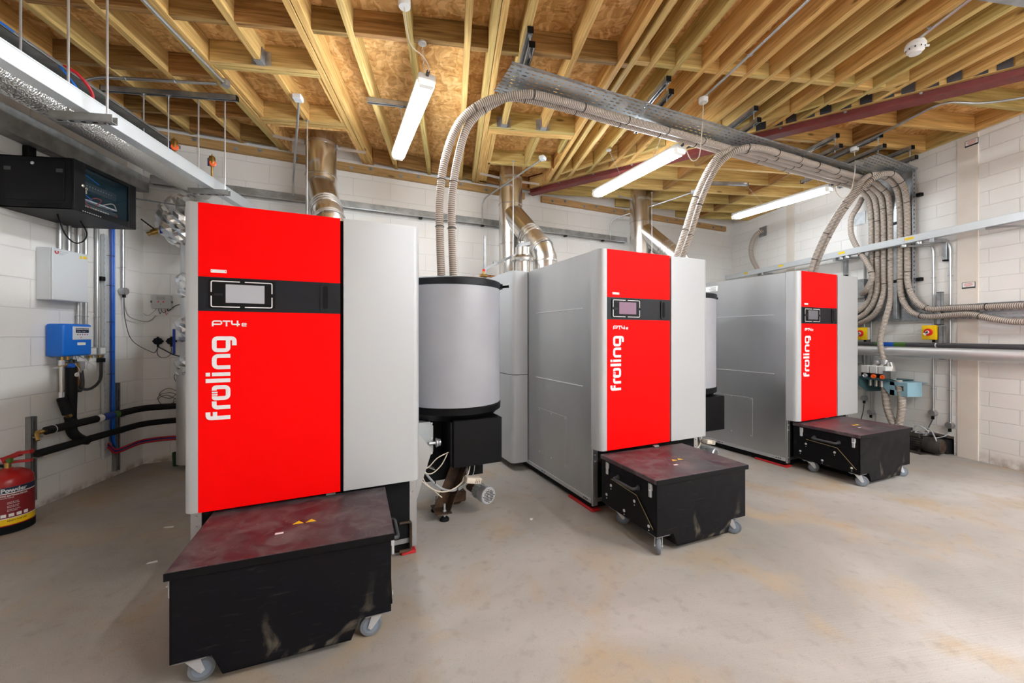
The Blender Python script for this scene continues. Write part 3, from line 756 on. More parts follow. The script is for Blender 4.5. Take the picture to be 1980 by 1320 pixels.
# ------------------------------------------------------------------ ash boxes on castors
def ash_box(X, Y, w_, label, rot, seed, ang, mx=.105):
    t = thing('ash_box', label, 'ash container', bw(X, Y), JA+rot, 'wheeled ash boxes in front of the boilers')
    D_ = .56; H_ = .425; z0 = .032; n = .115; lo = .112
    m = MB()
    prof = [(.012, lo), (.012+n+.012, lo), (.012+n+.045, z0), (w_-.012-n-.045, z0), (w_-.024-n, lo), (w_-.012, lo), (w_-.012, H_), (.012, H_)]
    m.prism(prof, .012, .018, lambda a, b, h: (a, h, b)); m.prism(prof, D_-.006, D_, lambda a, b, h: (a, h, b))
    for x in (.012, w_-.018): m.box(x, x+.006, .012, D_, lo, H_)
    m.prism([(.012+n+.045, z0), (w_-.012-n-.045, z0), (w_-.012-n-.045, z0+.006), (.012+n+.045, z0+.006)], .012, D_, lambda a, b, h: (a, h, b))
    for a, b in (((.024+n, lo), (.057+n, z0)), ((w_-.024-n, lo), (w_-.057-n, z0))):
        m.prism([a, b, (b[0], b[1]+.008), (a[0], a[1]+.008)], .012, D_, lambda a, b, h: (a, h, b))
    part(t, 'container', m, M['box_black'], smooth=0)
    m = MB(); m.box(0, w_, 0, D_, .423, .452, .003); lid = part(t, 'lid', m, M['lid'], 'maroon stained black lid')
    m = MB(); m.box(-.002, .0, .0, D_, .427, .4525)
    mm = MB(); mm.box(-.0005, w_+.0005, -.0035, .0, .4225, .4515, .001); part(lid, 'front_edge', mm, M['black'])
    m = MB()
    for k in (0, 1):
        c = w_*.50 + k*.052; m.prism([(c-.022, .245), (c+.022, .245), (c, .275)], .452, .4528, lambda a, b, h: (a, b, h))
    part(lid, 'warning_triangle', m, M['sticker_yellow'], 'two small yellow triangles', smooth=0)
    m = MB(); m.box(w_*.40, w_*.44, .17, .185, .452, .4526); part(lid, 'paper_scrap', m, M['label'], smooth=0)
    m = MB(); m.box(w_*.62, w_*.68, D_-.02, D_+.005, .452, .466, .003); part(t, 'rear_catch', m, M['galv_dull'])
    for s, xs in ((-1, .012), (1, w_-.012)):
        # grip on each side
        m = MB(); zz = .350; m.tube(bend([(xs, .17, zz), (xs+s*.045, .17, zz-.005), (xs+s*.045, .37, zz-.005), (xs, .37, zz)], .025), .0095, 10)
        for y in (.17, .37): m.cyl((xs, y, zz), (xs+s*.006, y, zz), .016, 12)
        part(t, 'side_grip', m, M['dark_grey'])
        for y in (.055, .48):
            m = MB(); m.box(xs, xs+s*.012, y-.013, y+.013, .375, .412, .002); m.box(xs+s*.003, xs+s*.016, y-.011, y+.011, .335, .380, .003); m.tube([(xs+s*.014, y-.010, .375), (xs+s*.014, y-.010, .418), (xs+s*.014, y+.010, .418), (xs+s*.014, y+.010, .375)], .0018, 5)
            part(t, 'latch', m, M['chrome'], 'zinc toggle latch')
        # cheek plate with five round bolts
        pl_ = [(.035, .128), (D_-.02, .128), (D_-.02, .210), (.44, .315), (.18, .300), (.035, .150)]
        m = MB(); m.prism(pl_, xs, xs+s*.007, lambda a, b, h: (h, a, b)); cp = part(t, 'cheek_plate', m, M['black'], smooth=0)
        m = MB(); P = [(.035, .150), (.18, .300), (.44, .315)]
        for a, b in zip(P, P[1:]): m.beam((xs+s*.0075, a[0], a[1]), (xs+s*.0075, b[0], b[1]), .0015, .003)
        part(cp, 'worn_edge', m, M['yellow_dull'], smooth=0)
        for y, z in ((.07, .155), (.20, .255), (.30, .155), (.44, .27), (.49, .19)):
            m = MB(); m.lathe([(.010, 0), (.010, .003), (.006, .006)], (xs+s*.007, y, z), (s, 0, 0), 12); m.lathe([(.004, 0), (.003, .003)], (xs+s*.007, y, z-.024), (s, 0, 0), 8)
            part(cp, 'bolt', m, M['chrome'])
    k = 0
    for x in (.068, w_-mx):
        for y in (.058, D_-.12):
            a = ang[k]; k += 1; c = Vector((x, y, 0)); dx = Vector((math.cos(a), math.sin(a), 0)); sd = Vector((-dx.y, dx.x, 0)); wc = c + dx*.028 + Vector((0, 0, .046))
            m = MB(); m.box(x-.052, x+.052, y-.042, y+.042, .104, .1115, .002)
            for s in (-1, 1):
                for i in (-1, 1): m.cyl((x+s*.038, y+i*.028, .104), (x+s*.038, y+i*.028, .098), .006, 6)
            cs = part(t, 'castor', m, M['galv'])
            m = MB(); m.cyl((x, y, .094), (x, y, .104), .026, 16)
            for s in (-1, 1):
                q = c + sd*s*.021
                m.prism([(-.022, .096), (.024, .096), (.040, .046), (.028, .036), (.018, .044)], -.0015, .0015, lambda a, b, h: q + dx*a + sd*h + Vector((0, 0, b)))
            m.cyl(wc-sd*.025, wc+sd*.025, .006, 8)
            part(cs, 'fork', m, M['chrome'])
            m = MB(); m.lathe([(.034, -.013), (.043, -.012), (.046, -.006), (.046, .006), (.043, .012), (.034, .013)], wc, sd, 24); part(cs, 'tyre', m, M['tyre'])
            m = MB(); m.lathe([(.020, -.0145), (.034, -.0125), (.034, .0125), (.020, .0145)], wc, sd, 20); part(cs, 'wheel_hub', m, M['hub'])
    return t
ash_box(-.533, 1.800, .79, 'black ash box on castors in front of the nearest boiler, lid stained maroon', R(-3.2), 1, (.1, -2.2, 3.1, -1.2), .065)
ash_box(1.735, 1.742, .765, 'black ash box on castors in front of the middle boiler, bolted side plate in view', R(-2.5), 2, (-2.3, -.6, -.8, .4))
ash_box(4.085, 1.800, .80, 'black ash box on castors in front of the farthest boiler, near the vacuum motor', R(-2.5), 3, (-1.0, -.6, -.8, -.5))

# ------------------------------------------------------------------ pellet drums with feeder beside each boiler
def drum(X, label):
    t = thing('pellet_drum', label, 'pellet hopper', bw(X+1.485, 2.975), JA, 'grey pellet drums between the boilers')
    r = .36
    m = MB(); m.lathe([(r-.004, .79), (r, .80), (r, 1.66), (r-.004, 1.665)], n=64); part(t, 'shell', m, M['hopper'])
    m = MB(); m.lathe([(r-.05, .700), (r-.01, .742), (r+.004, .748), (r+.006, .79), (r-.002, .80)], n=64); part(t, 'base_band', m, M['black'], 'black lower band')
    m = MB(); m.lathe([(r, 1.652), (r+.008, 1.656), (r+.008, 1.698), (r-.01, 1.708), (.05, 1.715)], n=64); part(t, 'lid', m, M['band'], 'dark lid with clamping ring')
    a = R(-22); d_ = Vector((math.cos(a), math.sin(a), 0)); s_ = Vector((-d_.y, d_.x, 0)); c = d_*(r+.012) + Vector((0, 0, 1.678))
    m = MB(); m.beam(c-s_*.035, c+s_*.06, .016, .022, b=.003); m.beam(c+d_*.012+s_*.02, c+d_*.055-s_*.012, .012, .018, b=.002); m.cyl(c-s_*.03-Vector((0, 0, .016)), c-s_*.03+Vector((0, 0, .016)), .008, 10)
    part(t, 'ring_clamp', m, M['black'])
    for x in (-.095, .0):
        m = MB(); m.cyl((x, -.01, 1.705), (x, -.01, 1.745), .034, 18); part(t, 'hose_socket', m, M['dark_grey'])
    # drive cabinet
    m = MB(); m.box(-.100, .262, -.345, .10, .386, .712, .005); m.box(-.118, -.100, -.33, .08, .395, .70, .003); part(t, 'drive_cabinet', m, M['black'], 'black sheet steel drive cabinet')
    m = MB(); m.box(-.30, -.10, -.10, .10, .40, .71); m.box(-.45, .20, -.12, .12, .24, .40); part(t, 'feed_housing', m, M['matt_black'], smooth=0)
    m = MB(); m.prism([(-.34, .46), (-.215, .46), (-.205, .48), (-.205, .66), (-.225, .69), (-.33, .69), (-.345, .67), (-.345, .48)], -.20, -.12, lambda a, b, h: (a, h, b)); part(t, 'gearbox', m, M['gearbox'], 'pale painted gearbox cover')
    m = MB()
    for x, z in ((-.335, .68), (-.335, .575), (-.335, .47), (-.215, .68), (-.215, .575), (-.215, .47)): m.cyl((x, -.20, z), (x, -.207, z), .006, 6)
    part(t, 'cover_bolt', m, M['chrome'])
    m = MB(); m.cyl((-.24, -.22, .545), (-.185, -.22, .545), .012, 12)
    for k in range(3): m.cyl((-.19+k*.012, -.22, .545), (-.184+k*.012, -.22, .545), .032-.004*k, 20)
    part(t, 'shaft_coupling', m, M['chrome'])
    m = MB(); m.beam((-.36, -.21, .44), (-.20, -.21, .36), .06, .004); part(t, 'cable_plate', m, M['flaps'])
    # foot: slanting channel with levelling screws
    m = MB(); m.prism([(-.19, .06), (-.10, .05), (.03, .36), (-.06, .36)], -.16, -.154, lambda a, b, h: (a, h, b)); m.box(-.20, -.09, -.28, -.10, .052, .060); m.prism([(-.105, .05), (-.10, .05), (.03, .36), (.02, .36)], -.26, -.154, lambda a, b, h: (a, h, b))
    ft = part(t, 'foot_channel', m, M['rust'], smooth=0)
    for x, y in ((-.135, -.245), (-.155, -.075)):
        m = MB(); m.cyl((x, y, .015), (x, y, .115), .007, 10); m.cyl((x, y, .036), (x, y, .046), .013, 6); m.cyl((x, y, .061), (x, y, .070), .013, 6); part(ft, 'levelling_screw', m, M['chrome'])
        m = MB(); m.lathe([(.034, 0), (.034, .010), (.026, .020), (.010, .024)], (x, y, 0), n=20); part(ft, 'levelling_pad', m, M['matt_black'])
    # small geared motor
    ax = Vector((.22, -.975, .0)).normalized(); c0 = Vector((.17, -.32, .145)) - ax*.156; c1 = c0 + ax*.155
    m = MB(); m.lathe([(.045, 0), (.052, .01), (.052, .085)], c0, ax, 24)
    for k in range(14):
        a_ = 2*math.pi*k/14; u = ax.orthogonal().normalized(); v = ax.cross(u); rr = u*math.cos(a_)+v*math.sin(a_)
        m.beam(c0+ax*.01+rr*.054, c0+ax*.083+rr*.054, .003, .010, up=rr)
    mo = part(t, 'auger_motor', m, M['gearbox'])
    m = MB(); m.lathe([(.058, .083), (.061, .09), (.061, .15), (.056, .156)], c0, ax, 32); part(mo, 'fan_cowl', m, M['chrome'])
    m = MB(); u = ax.cross(Vector((0, 0, 1))).normalized(); v = u.cross(ax)
    for i in range(-4, 5):
        for j in range(-4, 5):
            if i*i+j*j < 17 and (i or j):
                q = c0 + ax*.1565 + u*i*.011 + v*j*.011; m.beam(q-u*.004, q+u*.004, .006, .001, up=ax)
    part(mo, 'vent_slot', m, M['matt_black'], smooth=0)['kind'] = 'stuff'
    m = MB(); m.cyl(c0-ax*.10, c0, .038, 16); m.box(-.02, .09, -.05, .08, .02, .10, .008); m.lathe([(.05, 0), (.05, .01)], (.02, .02, .0), n=20); part(mo, 'gear_unit', m, M['rust'])
    m = MB(); m.box(-.075, .04, -.035, .035, -.02, .02, .008, 2, Matrix.Translation((.06, -.34, .285)) @ Matrix.Rotation(R(12), 4, 'Y')); mt_ = part(t, 'terminal_box', m, M['flex_white'], 'cream slotted connector box')
    m = MB()
    for i in range(4):
        for j in range(3): m.box(-.01+i*.013, -.004+i*.013, -.0362, -.035, -.012+j*.010, -.006+j*.010, 0, 1, Matrix.Translation((.06, -.34, .285)) @ Matrix.Rotation(R(12), 4, 'Y'))
    part(mt_, 'slot', m, M['rust'], smooth=0)
    # hanging cables
    cabs = [([(-.40, -.20, .50), (-.32, -.24, .42), (-.20, -.30, .27), (-.08, -.30, .22), (.02, -.26, .27), (.03, -.22, .40)], .008, 'grey_plastic'),
            ([(-.39, -.22, .50), (-.34, -.26, .36), (-.22, -.32, .25), (-.10, -.33, .24), (.02, -.28, .30), (.06, -.24, .40)], .005, 'flex_white'),
            ([(-.36, -.24, .44), (-.28, -.30, .40), (-.20, -.30, .46), (-.12, -.30, .49)], .0035, 'flex_white'),
            ([(-.35, -.24, .42), (-.26, -.30, .36), (-.18, -.30, .40), (-.13, -.30, .48)], .0035, 'flex_white'),
            ([(-.30, -.26, .42), (-.29, -.29, .32), (-.22, -.31, .24), (-.17, -.31, .19)], .0035, 'flex_white'),
            ([(-.05, -.31, .22), (.05, -.24, .24), (.10, -.20, .30), (.12, -.16, .40)], .004, 'grey_plastic'),
            ([(.06, -.22, .40), (.10, -.24, .36), (.16, -.24, .36), (.20, -.20, .40)], .004, 'dark_grey')]
    for pts, rr, mm in cabs:
        m = MB(); m.tube(curve(pts, 7), rr, 7); part(t, 'cable', m, M[mm])
    for p in ((-.215, -.29, .29), (-.06, -.30, .225)):
        m = MB(); m.torus(p, (1, 0, -.4), .012, .003, 12, 5); part(t, 'cable_tie', m, M['black'])
    return t
drum(B1, 'round grey pellet drum beside the nearest boiler, with black drive box and cables below')
drum(B2, 'round grey pellet drum half hidden behind the middle boiler')
drum(B3, 'round grey pellet drum hidden behind the farthest boiler')

# ------------------------------------------------------------------ stainless flues
def flue(label, vx, vy, cx, cy_, r=.155, ztop=3.575):
    t = thing('flue_pipe', label, 'flue', bw(vx, vy, 1.0), JA, 'stainless steel flues')
    d = Vector((cx-vx, cy_-vy, 0)); L = d.length; u = d.normalized()
    z0 = -.999
    m = MB(); m.lathe([(r, z0), (r, ztop-1.0)], n=40); part(t, 'riser', m, M['stainless'], 'upright stainless pipe')
    def bands(c, ax, rr, offs, nm='joint_band'):
        for o in offs:
            m = MB(); m.lathe([(rr, o-.012), (rr+.006, o-.009), (rr+.006, o-.003), (rr+.001, o), (rr+.006, o+.003), (rr+.006, o+.009), (rr, o+.012)], c, ax, 40, cap=False); part(t, nm, m, M['stainless'])
    bands((0, 0, 0), (0, 0, 1), r, (2.03, 1.50, .95, .40))
    # 45 degree branch and bends down to the boiler
    hb = 1.98-.04; lean = Vector((u.x, u.y, -1)).normalized(); r2 = r*.93
    st = Vector((0, 0, hb)); end = st + Vector((u.x*L, u.y*L, -L))
    m = MB(); m.tube([st - lean*.02, st + lean*(L*.62*1.414)], r2, 40); part(t, 'branch', m, M['stainless'], 'sloping stainless branch')
    c1 = st + lean*(L*.55*1.414)
    bands(c1, lean, r2+.002, (0, .045, .09))
    m = MB(); m.tube([c1 + lean*.05, end - lean*.09, end + Vector((0, 0, -.06)), Vector((end.x, end.y, .93))], r2, 40); part(t, 'elbow', m, M['stainless'])
    bands(end - lean*.10, lean, r2+.001, (0, .03)); bands((end.x, end.y, end.z-.10), (0, 0, 1), r2, (0,))
    return t
flue('stainless flue with sloping branch rising behind the nearest boiler', -.073, 4.80, .02, 4.22)
f2 = flue('stainless flue with long sloping branch behind the middle boiler', 2.20, 4.80, 2.375, 4.18)
flue('stainless flue rising behind the middle boiler\'s red panel, farthest of the three', 4.36, 4.71, 4.69, 4.20)
c = (-.13, -.62)
m = MB(); m.lathe([(.085, .0), (.085, 1.18)], (c[0], c[1], 0), n=30); m.lathe([(.085, 1.16), (.13, 1.17), (.135, 1.20), (.10, 1.235), (.085, 1.24), (.085, 1.33)], (c[0], c[1], 0), n=30); part(f2, 'draught_stub', m, M['stainless'])
m = MB(); m.beam((c[0]-.06, c[1], 1.34), (c[0]+.07, c[1]-.03, 1.37), .12, .04, b=.004); m.cyl((c[0], c[1], 1.36), (c[0], c[1], 1.40), .025, 12); part(f2, 'damper_drive', m, M['galv'])
# thin wall straps holding the flues
def strap(label, X, Y, z, half, r=.155):
    t = thing('flue_strap', label, 'strap', bw(X, Y, z), JA, 'perforated straps holding the flues')
    for s in (-1, 1):
        m = MB(); m.beam((s*(r+.0), 0, 0), (s*(r+half), .0, .012), .004, .03, up=(0, 0, 1)); part(t, 'strap_arm', m, M['flaps'], smooth=0)
        m = MB(); m.box(s*r-.006, s*r+.012 if s > 0 else s*r+.006, -.02, .0, -.02, .035, .002); part(t, 'strap_clip', m, M['galv_dull'])
    m = MB(); m.lathe([(r+.001, -.015), (r+.003, -.015), (r+.003, .015), (r+.001, .015)], (0, 0, 0), n=40, cap=False); part(t, 'strap_ring', m, M['stainless'])
strap('thin perforated strap across the nearest flue under the joists', -.073, 4.80, 3.37, .30)
strap('thin perforated strap across the flue behind the middle boiler', 2.20, 4.80, 3.37, .28)
strap('thin perforated strap across the farthest flue', 4.36, 4.71, 3.37, .28)
def rod(label, p, z0, z1, r=.0045, group='threaded rods from the joists'):
    t = thing('threaded_rod', label, 'rod', (p[0], p[1], z0), 0, group, world=True)
    m = MB(); m.cyl((p[0], p[1], z0), (p[0], p[1], z1), r, 8); part(t, 'shaft', m, M['chrome'])
    m = MB(); m.lathe([(.018, -.004), (.018, 0)], (p[0], p[1], z1), n=16); m.cyl((p[0], p[1], z1-.014), (p[0], p[1], z1-.004), .009, 6); part(t, 'top_fixing', m, M['galv'])
p1_, p2_, p3_ = bw(-.19, 4.36), bw(2.02, 4.33), bw(4.31, 4.42)
rod('thin rod hanging from the header in front of the nearest flue', p1_, 1.99, 3.40)
rod('thin rod hanging in front of the flue behind the middle boiler', p2_, 2.06, 3.40)
rod('thin rod hanging beside the farthest flue', p3_, 1.93, 3.40)

# ================================================================== OVERHEAD TRAY AND RIBBED HOSES
ty0, ty1 = 2.475, 2.80                       # tray edges in the boiler frame
def wall_X(Y): return (RX + Y*sj)/cj          # boiler-frame X where the right wall meets depth Y
tx0 = 1.158; loc = bw(tx0, ty0, 3.19)
def tray(name, label, L, W_, loc, rot, h=.016, down=1, mtx=None):
    t = thing(name, label, 'cable tray', loc, rot, 'perforated trays carrying the ribbed hoses')
    m = MB(); m.box(0, L, 0, W_, 0, .0015); b_ = part(t, 'perforated_base', m, M['perf'], smooth=0)
    for y in (0, W_-.0015):
        m = MB(); m.box(0, L, y, y+.0015, 0, h); m.box(0, L, y-(.006 if y == 0 else -.0), y+.0015+(.006 if y else 0), h-.0015, h); part(t, 'side_flange', m, M['galv'], smooth=0)
    return t
ta = Vector(bw(tx0, 2.505)); tb = Vector(bw(5.35, 2.425)); d = tb-ta
tray('cable_tray', 'long perforated tray hung under the joists over the hoses', d.length, .34, (ta.x, ta.y, 3.19), math.atan2(d.y, d.x))
q = Vector(bw(5.22, 2.17)); Lq = (RX-.01-q.x)/cj - .1
tray('cable_tray', 'short wide perforated tray where the hoses reach the right wall', Lq, .60, (q.x, q.y, 3.20), JA)
# upright and level trays on the right wall
t = thing('cable_tray', 'upright perforated tray on the right wall behind the hoses', 'cable tray', (RX-.04, 3.86, 1.50), 0, 'perforated trays carrying the ribbed hoses', world=True)
m = MB(); m.box(RX-.042, RX-.040, 3.87, 4.40, 1.50, 3.25); bb = part(t, 'back_plate', m, M['galv'], smooth=0)
m = MB(); m.box(RX-.09, RX-.04, 3.868, 3.871, 1.66, 3.25); part(t, 'side_flange', m, M['galv'], smooth=0)
m = MB()
z = 1.70
while z < 3.2: m.box(RX-.07, RX-.062, 3.8665, 3.868, z, z+.02); z += .05
part(t, 'slot_row', m, M['matt_black'], smooth=0)['kind'] = 'stuff'
t = thing('cable_tray', 'level perforated tray running along the right wall behind two hoses', 'cable tray', (RX-.03, 3.0, 1.47), R(-90), 'perforated trays carrying the ribbed hoses')
m = MB(); m.box(-1.6, 1.6, -.002, 0, .0, .155, 0, 1, Matrix.Identity(4)); me = m.mesh('perforated_base', None, 0)
t.rotation_euler = (R(90), 0, R(-90)); t.location = (RX-.045, 3.0, 1.47)
bpy.data.meshes.remove(me)
m = MB(); m.box(-1.6, 1.6, 0, .155, 0, .0015); part(t, 'perforated_base', m, M['perf'], smooth=0)
for y in (0, .155): m = MB(); m.box(-1.6, 1.6, y-.001, y+.001, 0, .03); part(t, 'side_flange', m, M['galv'], smooth=0)
# slotted hangers above the long tray
def hanger_pair(label, x, y, L):
    rail('channel_rail', 'upper steel channel ' + label, 'steel channel', (x, y, ZJ-.043), (x+.0, y+L, ZJ-.043), group='steel channels carrying the long tray')
    lo = rail('channel_rail', 'lower steel channel ' + label, 'steel channel', (x+.005, y-.03, 3.245), (x+.005, y+L, 3.245), group='steel channels carrying the long tray')
    for yy in (y+.03, y+L-.05):
        rod('rod joining the channels ' + label + (', near end' if yy < y+.1 else ', far end'), (x+.002, yy), 3.22, ZJ-.04)
hanger_pair('at the left end of the long tray', .527, 2.66, .60)
hanger_pair('above the long tray near the second boiler', 1.740, 3.0, .60)
hanger_pair('above the long tray by the smoke detector', 2.760, 3.27, .58)
hanger_pair('above the long tray just past the red beam', 3.980, 3.59, .62)
hanger_pair('beside the third ceiling outlet', 4.425, 3.52, .95)
hanger_pair('nearest the right wall', 5.055, 3.69, .85)
rail('channel_rail', 'short steel channel carrying the rear hook of the first light', 'steel channel', (-.75, 3.67, 3.366), (-.30, 3.70, 3.366), ends=False)
rail('channel_rail', 'steel channel under the cross joists left of the third light', 'steel channel', (3.35, 4.98, 3.366), (4.03, 4.93, 3.366))
rail('channel_rail', 'steel channel under the joists holding four rods at the top left', 'steel channel', (-2.93, 3.83, 3.366), (-1.88, 3.815, 3.366))

HR = .0295
def hose(label, pts, ties=(), n=8, group='ribbed cream hoses', bends=None, r=HR):
    P = [Vector(p) for p in pts]; c = curve(P, n)
    t = thing('ribbed_hose', label, 'hose', P[0], 0, group, world=True)
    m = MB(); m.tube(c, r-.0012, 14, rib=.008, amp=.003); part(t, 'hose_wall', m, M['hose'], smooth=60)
    acc = [0]
    for a, b in zip(c, c[1:]): acc.append(acc[-1]+(b-a).length)
    for s in ties:
        s = s*acc[-1]; j = max(i for i in range(len(acc)) if acc[i] <= s); j = min(j, len(c)-2)
        p = c[j].lerp(c[j+1], (s-acc[j])/max(1e-6, acc[j+1]-acc[j])); d = (c[j+1]-c[j]).normalized()
        m = MB(); m.torus(p, d, r+.0025, .0028, 18, 5); part(t, 'cable_tie', m, M['black'])
    return t
XV = RX-.095
def run(Xa, Ya, Xb, Yb, z=3.14, k=6):
    return [bw(Xa+(Xb-Xa)*i/k, Ya+(Yb-Ya)*i/k, z-.004*(i % 2)) for i in range(k+1)]
def corner(Yb, yv, zlow):
    """from the overhead run round the corner and down the right wall at room y = yv"""
    Xw = wall_X(Yb)
    a = bw(Xw-.42, Yb+.0, 3.14); b = bw(Xw-.26, Yb, 3.11)
    return [a, b, (XV-.06, yv-.015, 3.00), (XV-.008, yv, 2.80), (XV, yv, 2.55), (XV, yv, 2.1), (XV, yv, zlow)]
# first pair: rises from the nearest drum
hx, hy = B1+1.485, 2.965
for i, (dx, Ya, Yb, yv, lab) in enumerate(((-.095, 2.735, 2.685, 4.318, 'far'), (.0, 2.665, 2.615, 4.244, 'near'))):
    up = [bw(hx+dx, hy, 1.72), bw(hx+dx-.012, hy, 2.05), bw(hx+dx-.012, hy, 2.35), bw(hx+dx+.03, hy-.01, 2.66), bw(hx+dx+.13-.02*i, hy-.045, 2.93), bw(hx+dx+.30-.03*i, hy-.13, 3.08), bw(hx+dx+.50-.04*i, Ya+.04, 3.135)]
    low = ((XV, yv, 1.92), (XV-.01*i, yv+.02, 1.78), (XV, yv+.09, 1.68-.03*i), (XV, yv+.25, 1.58-.055*i), (XV, yv+.55, 1.53-.06*i), (XV, yv+1.0, 1.50-.06*i))
    hose(('ribbed hose rising from the nearest drum and crossing overhead, ' + lab + ' one of the pair'), up + run(1.60, Ya, 5.35, Yb) + corner(Yb, yv, 2.0) + list(low),
         ties=[.045, .085, .155, .20, .25, .30, .35, .40, .45, .50, .55, .665, .72, .77, .82])
# second pair: comes down to the middle drum
hx = B2+1.485
for i, (dx, Ya, Yb, yv, lab) in enumerate(((-.085, 2.575, 2.56, 4.172, 'far'), (.0, 2.505, 2.495, 4.096, 'near'))):
    X0 = hx+dx
    up = [bw(X0, hy, 1.72), bw(X0+.03, hy-.0, 2.0), bw(X0+.12, hy-.06, 2.35), bw(X0+.20, hy-.14, 2.72), bw(X0+.28, hy-.26, 3.0), bw(X0+.42, Ya+.05, 3.12)]
    if i == 0: low = [(XV, yv, 1.85), (XV-.02, yv+.03, 1.68), (XV-.01, yv+.12, 1.55), (XV, yv+.30, 1.46), (XV, yv+.6, 1.42), (XV, yv+1.0, 1.40)]
    else: low = [(XV, yv, 1.75), (XV-.05, yv+.02, 1.5), (XV-.10, yv+.04, 1.25), (XV-.10, yv+.02, 1.08), (XV-.09, yv-.0, .985)]
    hose('ribbed hose climbing steeply from the middle drum, ' + lab + ' one of the pair', up + run(hx+.70, Ya, 5.35, Yb) + corner(Yb, yv, 2.0) + low,
         ties=[.05, .10, .15, .265, .33, .39, .44, .50, .60, .66, .71, .80])
# third pair: comes down to the farthest drum
hx = B3+1.485
for i, (dx, Ya, Yb, yv, lab) in enumerate(((-.085, 2.42, 2.36, 3.988, 'far'), (.0, 2.345, 2.29, 3.915, 'near'))):
    X0 = hx+dx
    up = [bw(X0, hy, 1.72), bw(X0+.01, hy-.02, 2.05), bw(X0+.02, hy-.13, 2.40), bw(X0+.03, hy-.31, 2.75), bw(X0+.06, hy-.49, 3.0), bw(X0+.14, Yb+.06, 3.12), bw(X0+.27, Yb+.0, 3.145)]
    if i == 0: low = [(XV, yv, 1.85), (XV, yv-.03, 1.70), (XV, yv-.12, 1.565), (XV, yv-.28, 1.51), (XV-.01, 3.5, 1.515), (XV-.02, 3.33, 1.515), (XV-.03, 3.15, 1.46), (XV-.03, 2.96, 1.425), (XV-.03, 2.6, 1.43), (XV, 2.2, 1.50)]
    else: low = [(XV, yv, 1.95), (XV, yv-.03, 1.80), (XV, yv-.11, 1.66), (XV, yv-.22, 1.595), (XV, 3.55, 1.588), (XV, 3.33, 1.585), (XV, 2.96, 1.578), (XV, 2.6, 1.57), (XV, 2.2, 1.57)]
    hose('ribbed hose climbing from the farthest drum to the right wall, ' + lab + ' one of the pair', up + corner(Yb, yv, 2.0)[1:] + low,
         ties=[.05, .10, .16, .23, .30, .345, .39, .44, .60, .64, .70, .80])
hose('ribbed hose on the right wall curving behind the other hoses into a grey box', [(5.30, 4.44, 3.10), (5.25, 4.46, 2.98), (5.20, 4.50, 2.84), (5.20, 4.50, 2.62), (5.22, 4.42, 2.40), (5.20, 4.32, 2.25), (5.19, 4.25, 2.12), (5.19, 4.24, 2.0), (5.20, 4.31, 1.88), (5.27, 4.42, 1.83)], ties=[.55, .75], r=.030)
hose('short ribbed hose bending down from a steel plate high on the right wall', [(5.37, 6.21, 3.11), (5.30, 6.20, 3.10), (5.26, 6.28, 3.02), (5.25, 6.34, 2.85), (5.26, 6.32, 2.65), (5.28, 6.22, 2.45), (5.30, 6.12, 2.20), (5.30, 6.10, 2.0)], r=.034)
m = MB(); m.box(RX-.006, RX, 6.13, 6.30, 3.03, 3.20, .001)
pt = single('wall_plate', 'square steel plate high on the right wall, far corner', 'wall plate', m, M['galv'], (RX, 6.21, 3.11))
m = MB(); m.box(RX-.006, RX, 4.47, 4.62, 2.78, 2.94, .001)
single('wall_plate', 'square steel plate on the right wall just behind the hoses', 'wall plate', m, M['galv'], (RX, 4.55, 2.86))
m = MB(); m.box(RX-.13, RX, 4.39, 4.62, 1.79, 2.03, .004); single('wall_box', 'grey sheet steel box on the right wall beside the farthest boiler', 'box', m, M['galv'], (RX, 4.5, 1.79))
m = MB(); m.box(RX-.16, RX, 4.50, 4.75, .93, 1.06, .004); single('wall_box', 'dark grey box low on the right wall behind the farthest boiler', 'box', m, M['grey_plastic'], (RX, 4.6, .93))
rail('channel_rail', 'upright steel channel between the hoses on the right wall', 'steel channel', (RX-.06, 4.044, 1.5), (RX-.06, 4.045, 1.5), ends=False)
o = bpy.data.objects['channel_rail'] if False else None

# ================================================================== RIGHT WALL SERVICES
def bar(name, label, cat, x0, x1, y0, y1, z0, z1, mt, b=.002, group=None):
    m = MB(); m.box(x0, x1, y0, y1, z0, z1, b); return single(name, label, cat, m, mt, ((x0+x1)/2, (y0+y1)/2, z0), group)
# long trunking
t = thing('trunking', 'long pale metal trunking running along the right wall', 'trunking', (5.20, 4.0, 2.36), 0, world=True)
m = MB(); m.box(5.184, 5.260, .6, 6.90, 2.362, 2.442, .002); part(t, 'duct', m, M['trunking'])
for y in (3.92, 5.42): m = MB(); m.box(5.182, 5.184, y-.05, y+.05, 2.366, 2.440); part(t, 'joint_plate', m, M['trunking'], smooth=0)
for y in (3.82, 4.62, 5.62, 6.38):
    m = MB(); m.box(5.1825, 5.184, y-.045, y+.045, 2.395, 2.425); s_ = part(t, 'warning_sticker', m, M['sticker_yellow'], 'yellow electrical warning sticker', smooth=0)
for i, y in enumerate((3.60, 4.72, 6.0)):
    t = thing('wall_bracket', ('steel bracket under the long trunking, ' + ('nearest the camera', 'above the farthest boiler', 'in the far corner')[i]), 'bracket', (RX, y, 2.15), 0, 'steel brackets under the long trunking', world=True)
    m = MB(); m.box(RX-.044, RX, y-.022, y+.022, 2.13, 2.345, .002); part(t, 'upright', m, M['galv'])
    m = MB(); m.box(RX-.21, RX-.03, y-.02, y+.02, 2.318, 2.358, .002); part(t, 'arm', m, M['galv'])
    m = MB(); m.box(RX-.04, RX-.004, y-.018, y+.018, 2.115, 2.131); part(t, 'end_cap', m, M['black'], smooth=0)
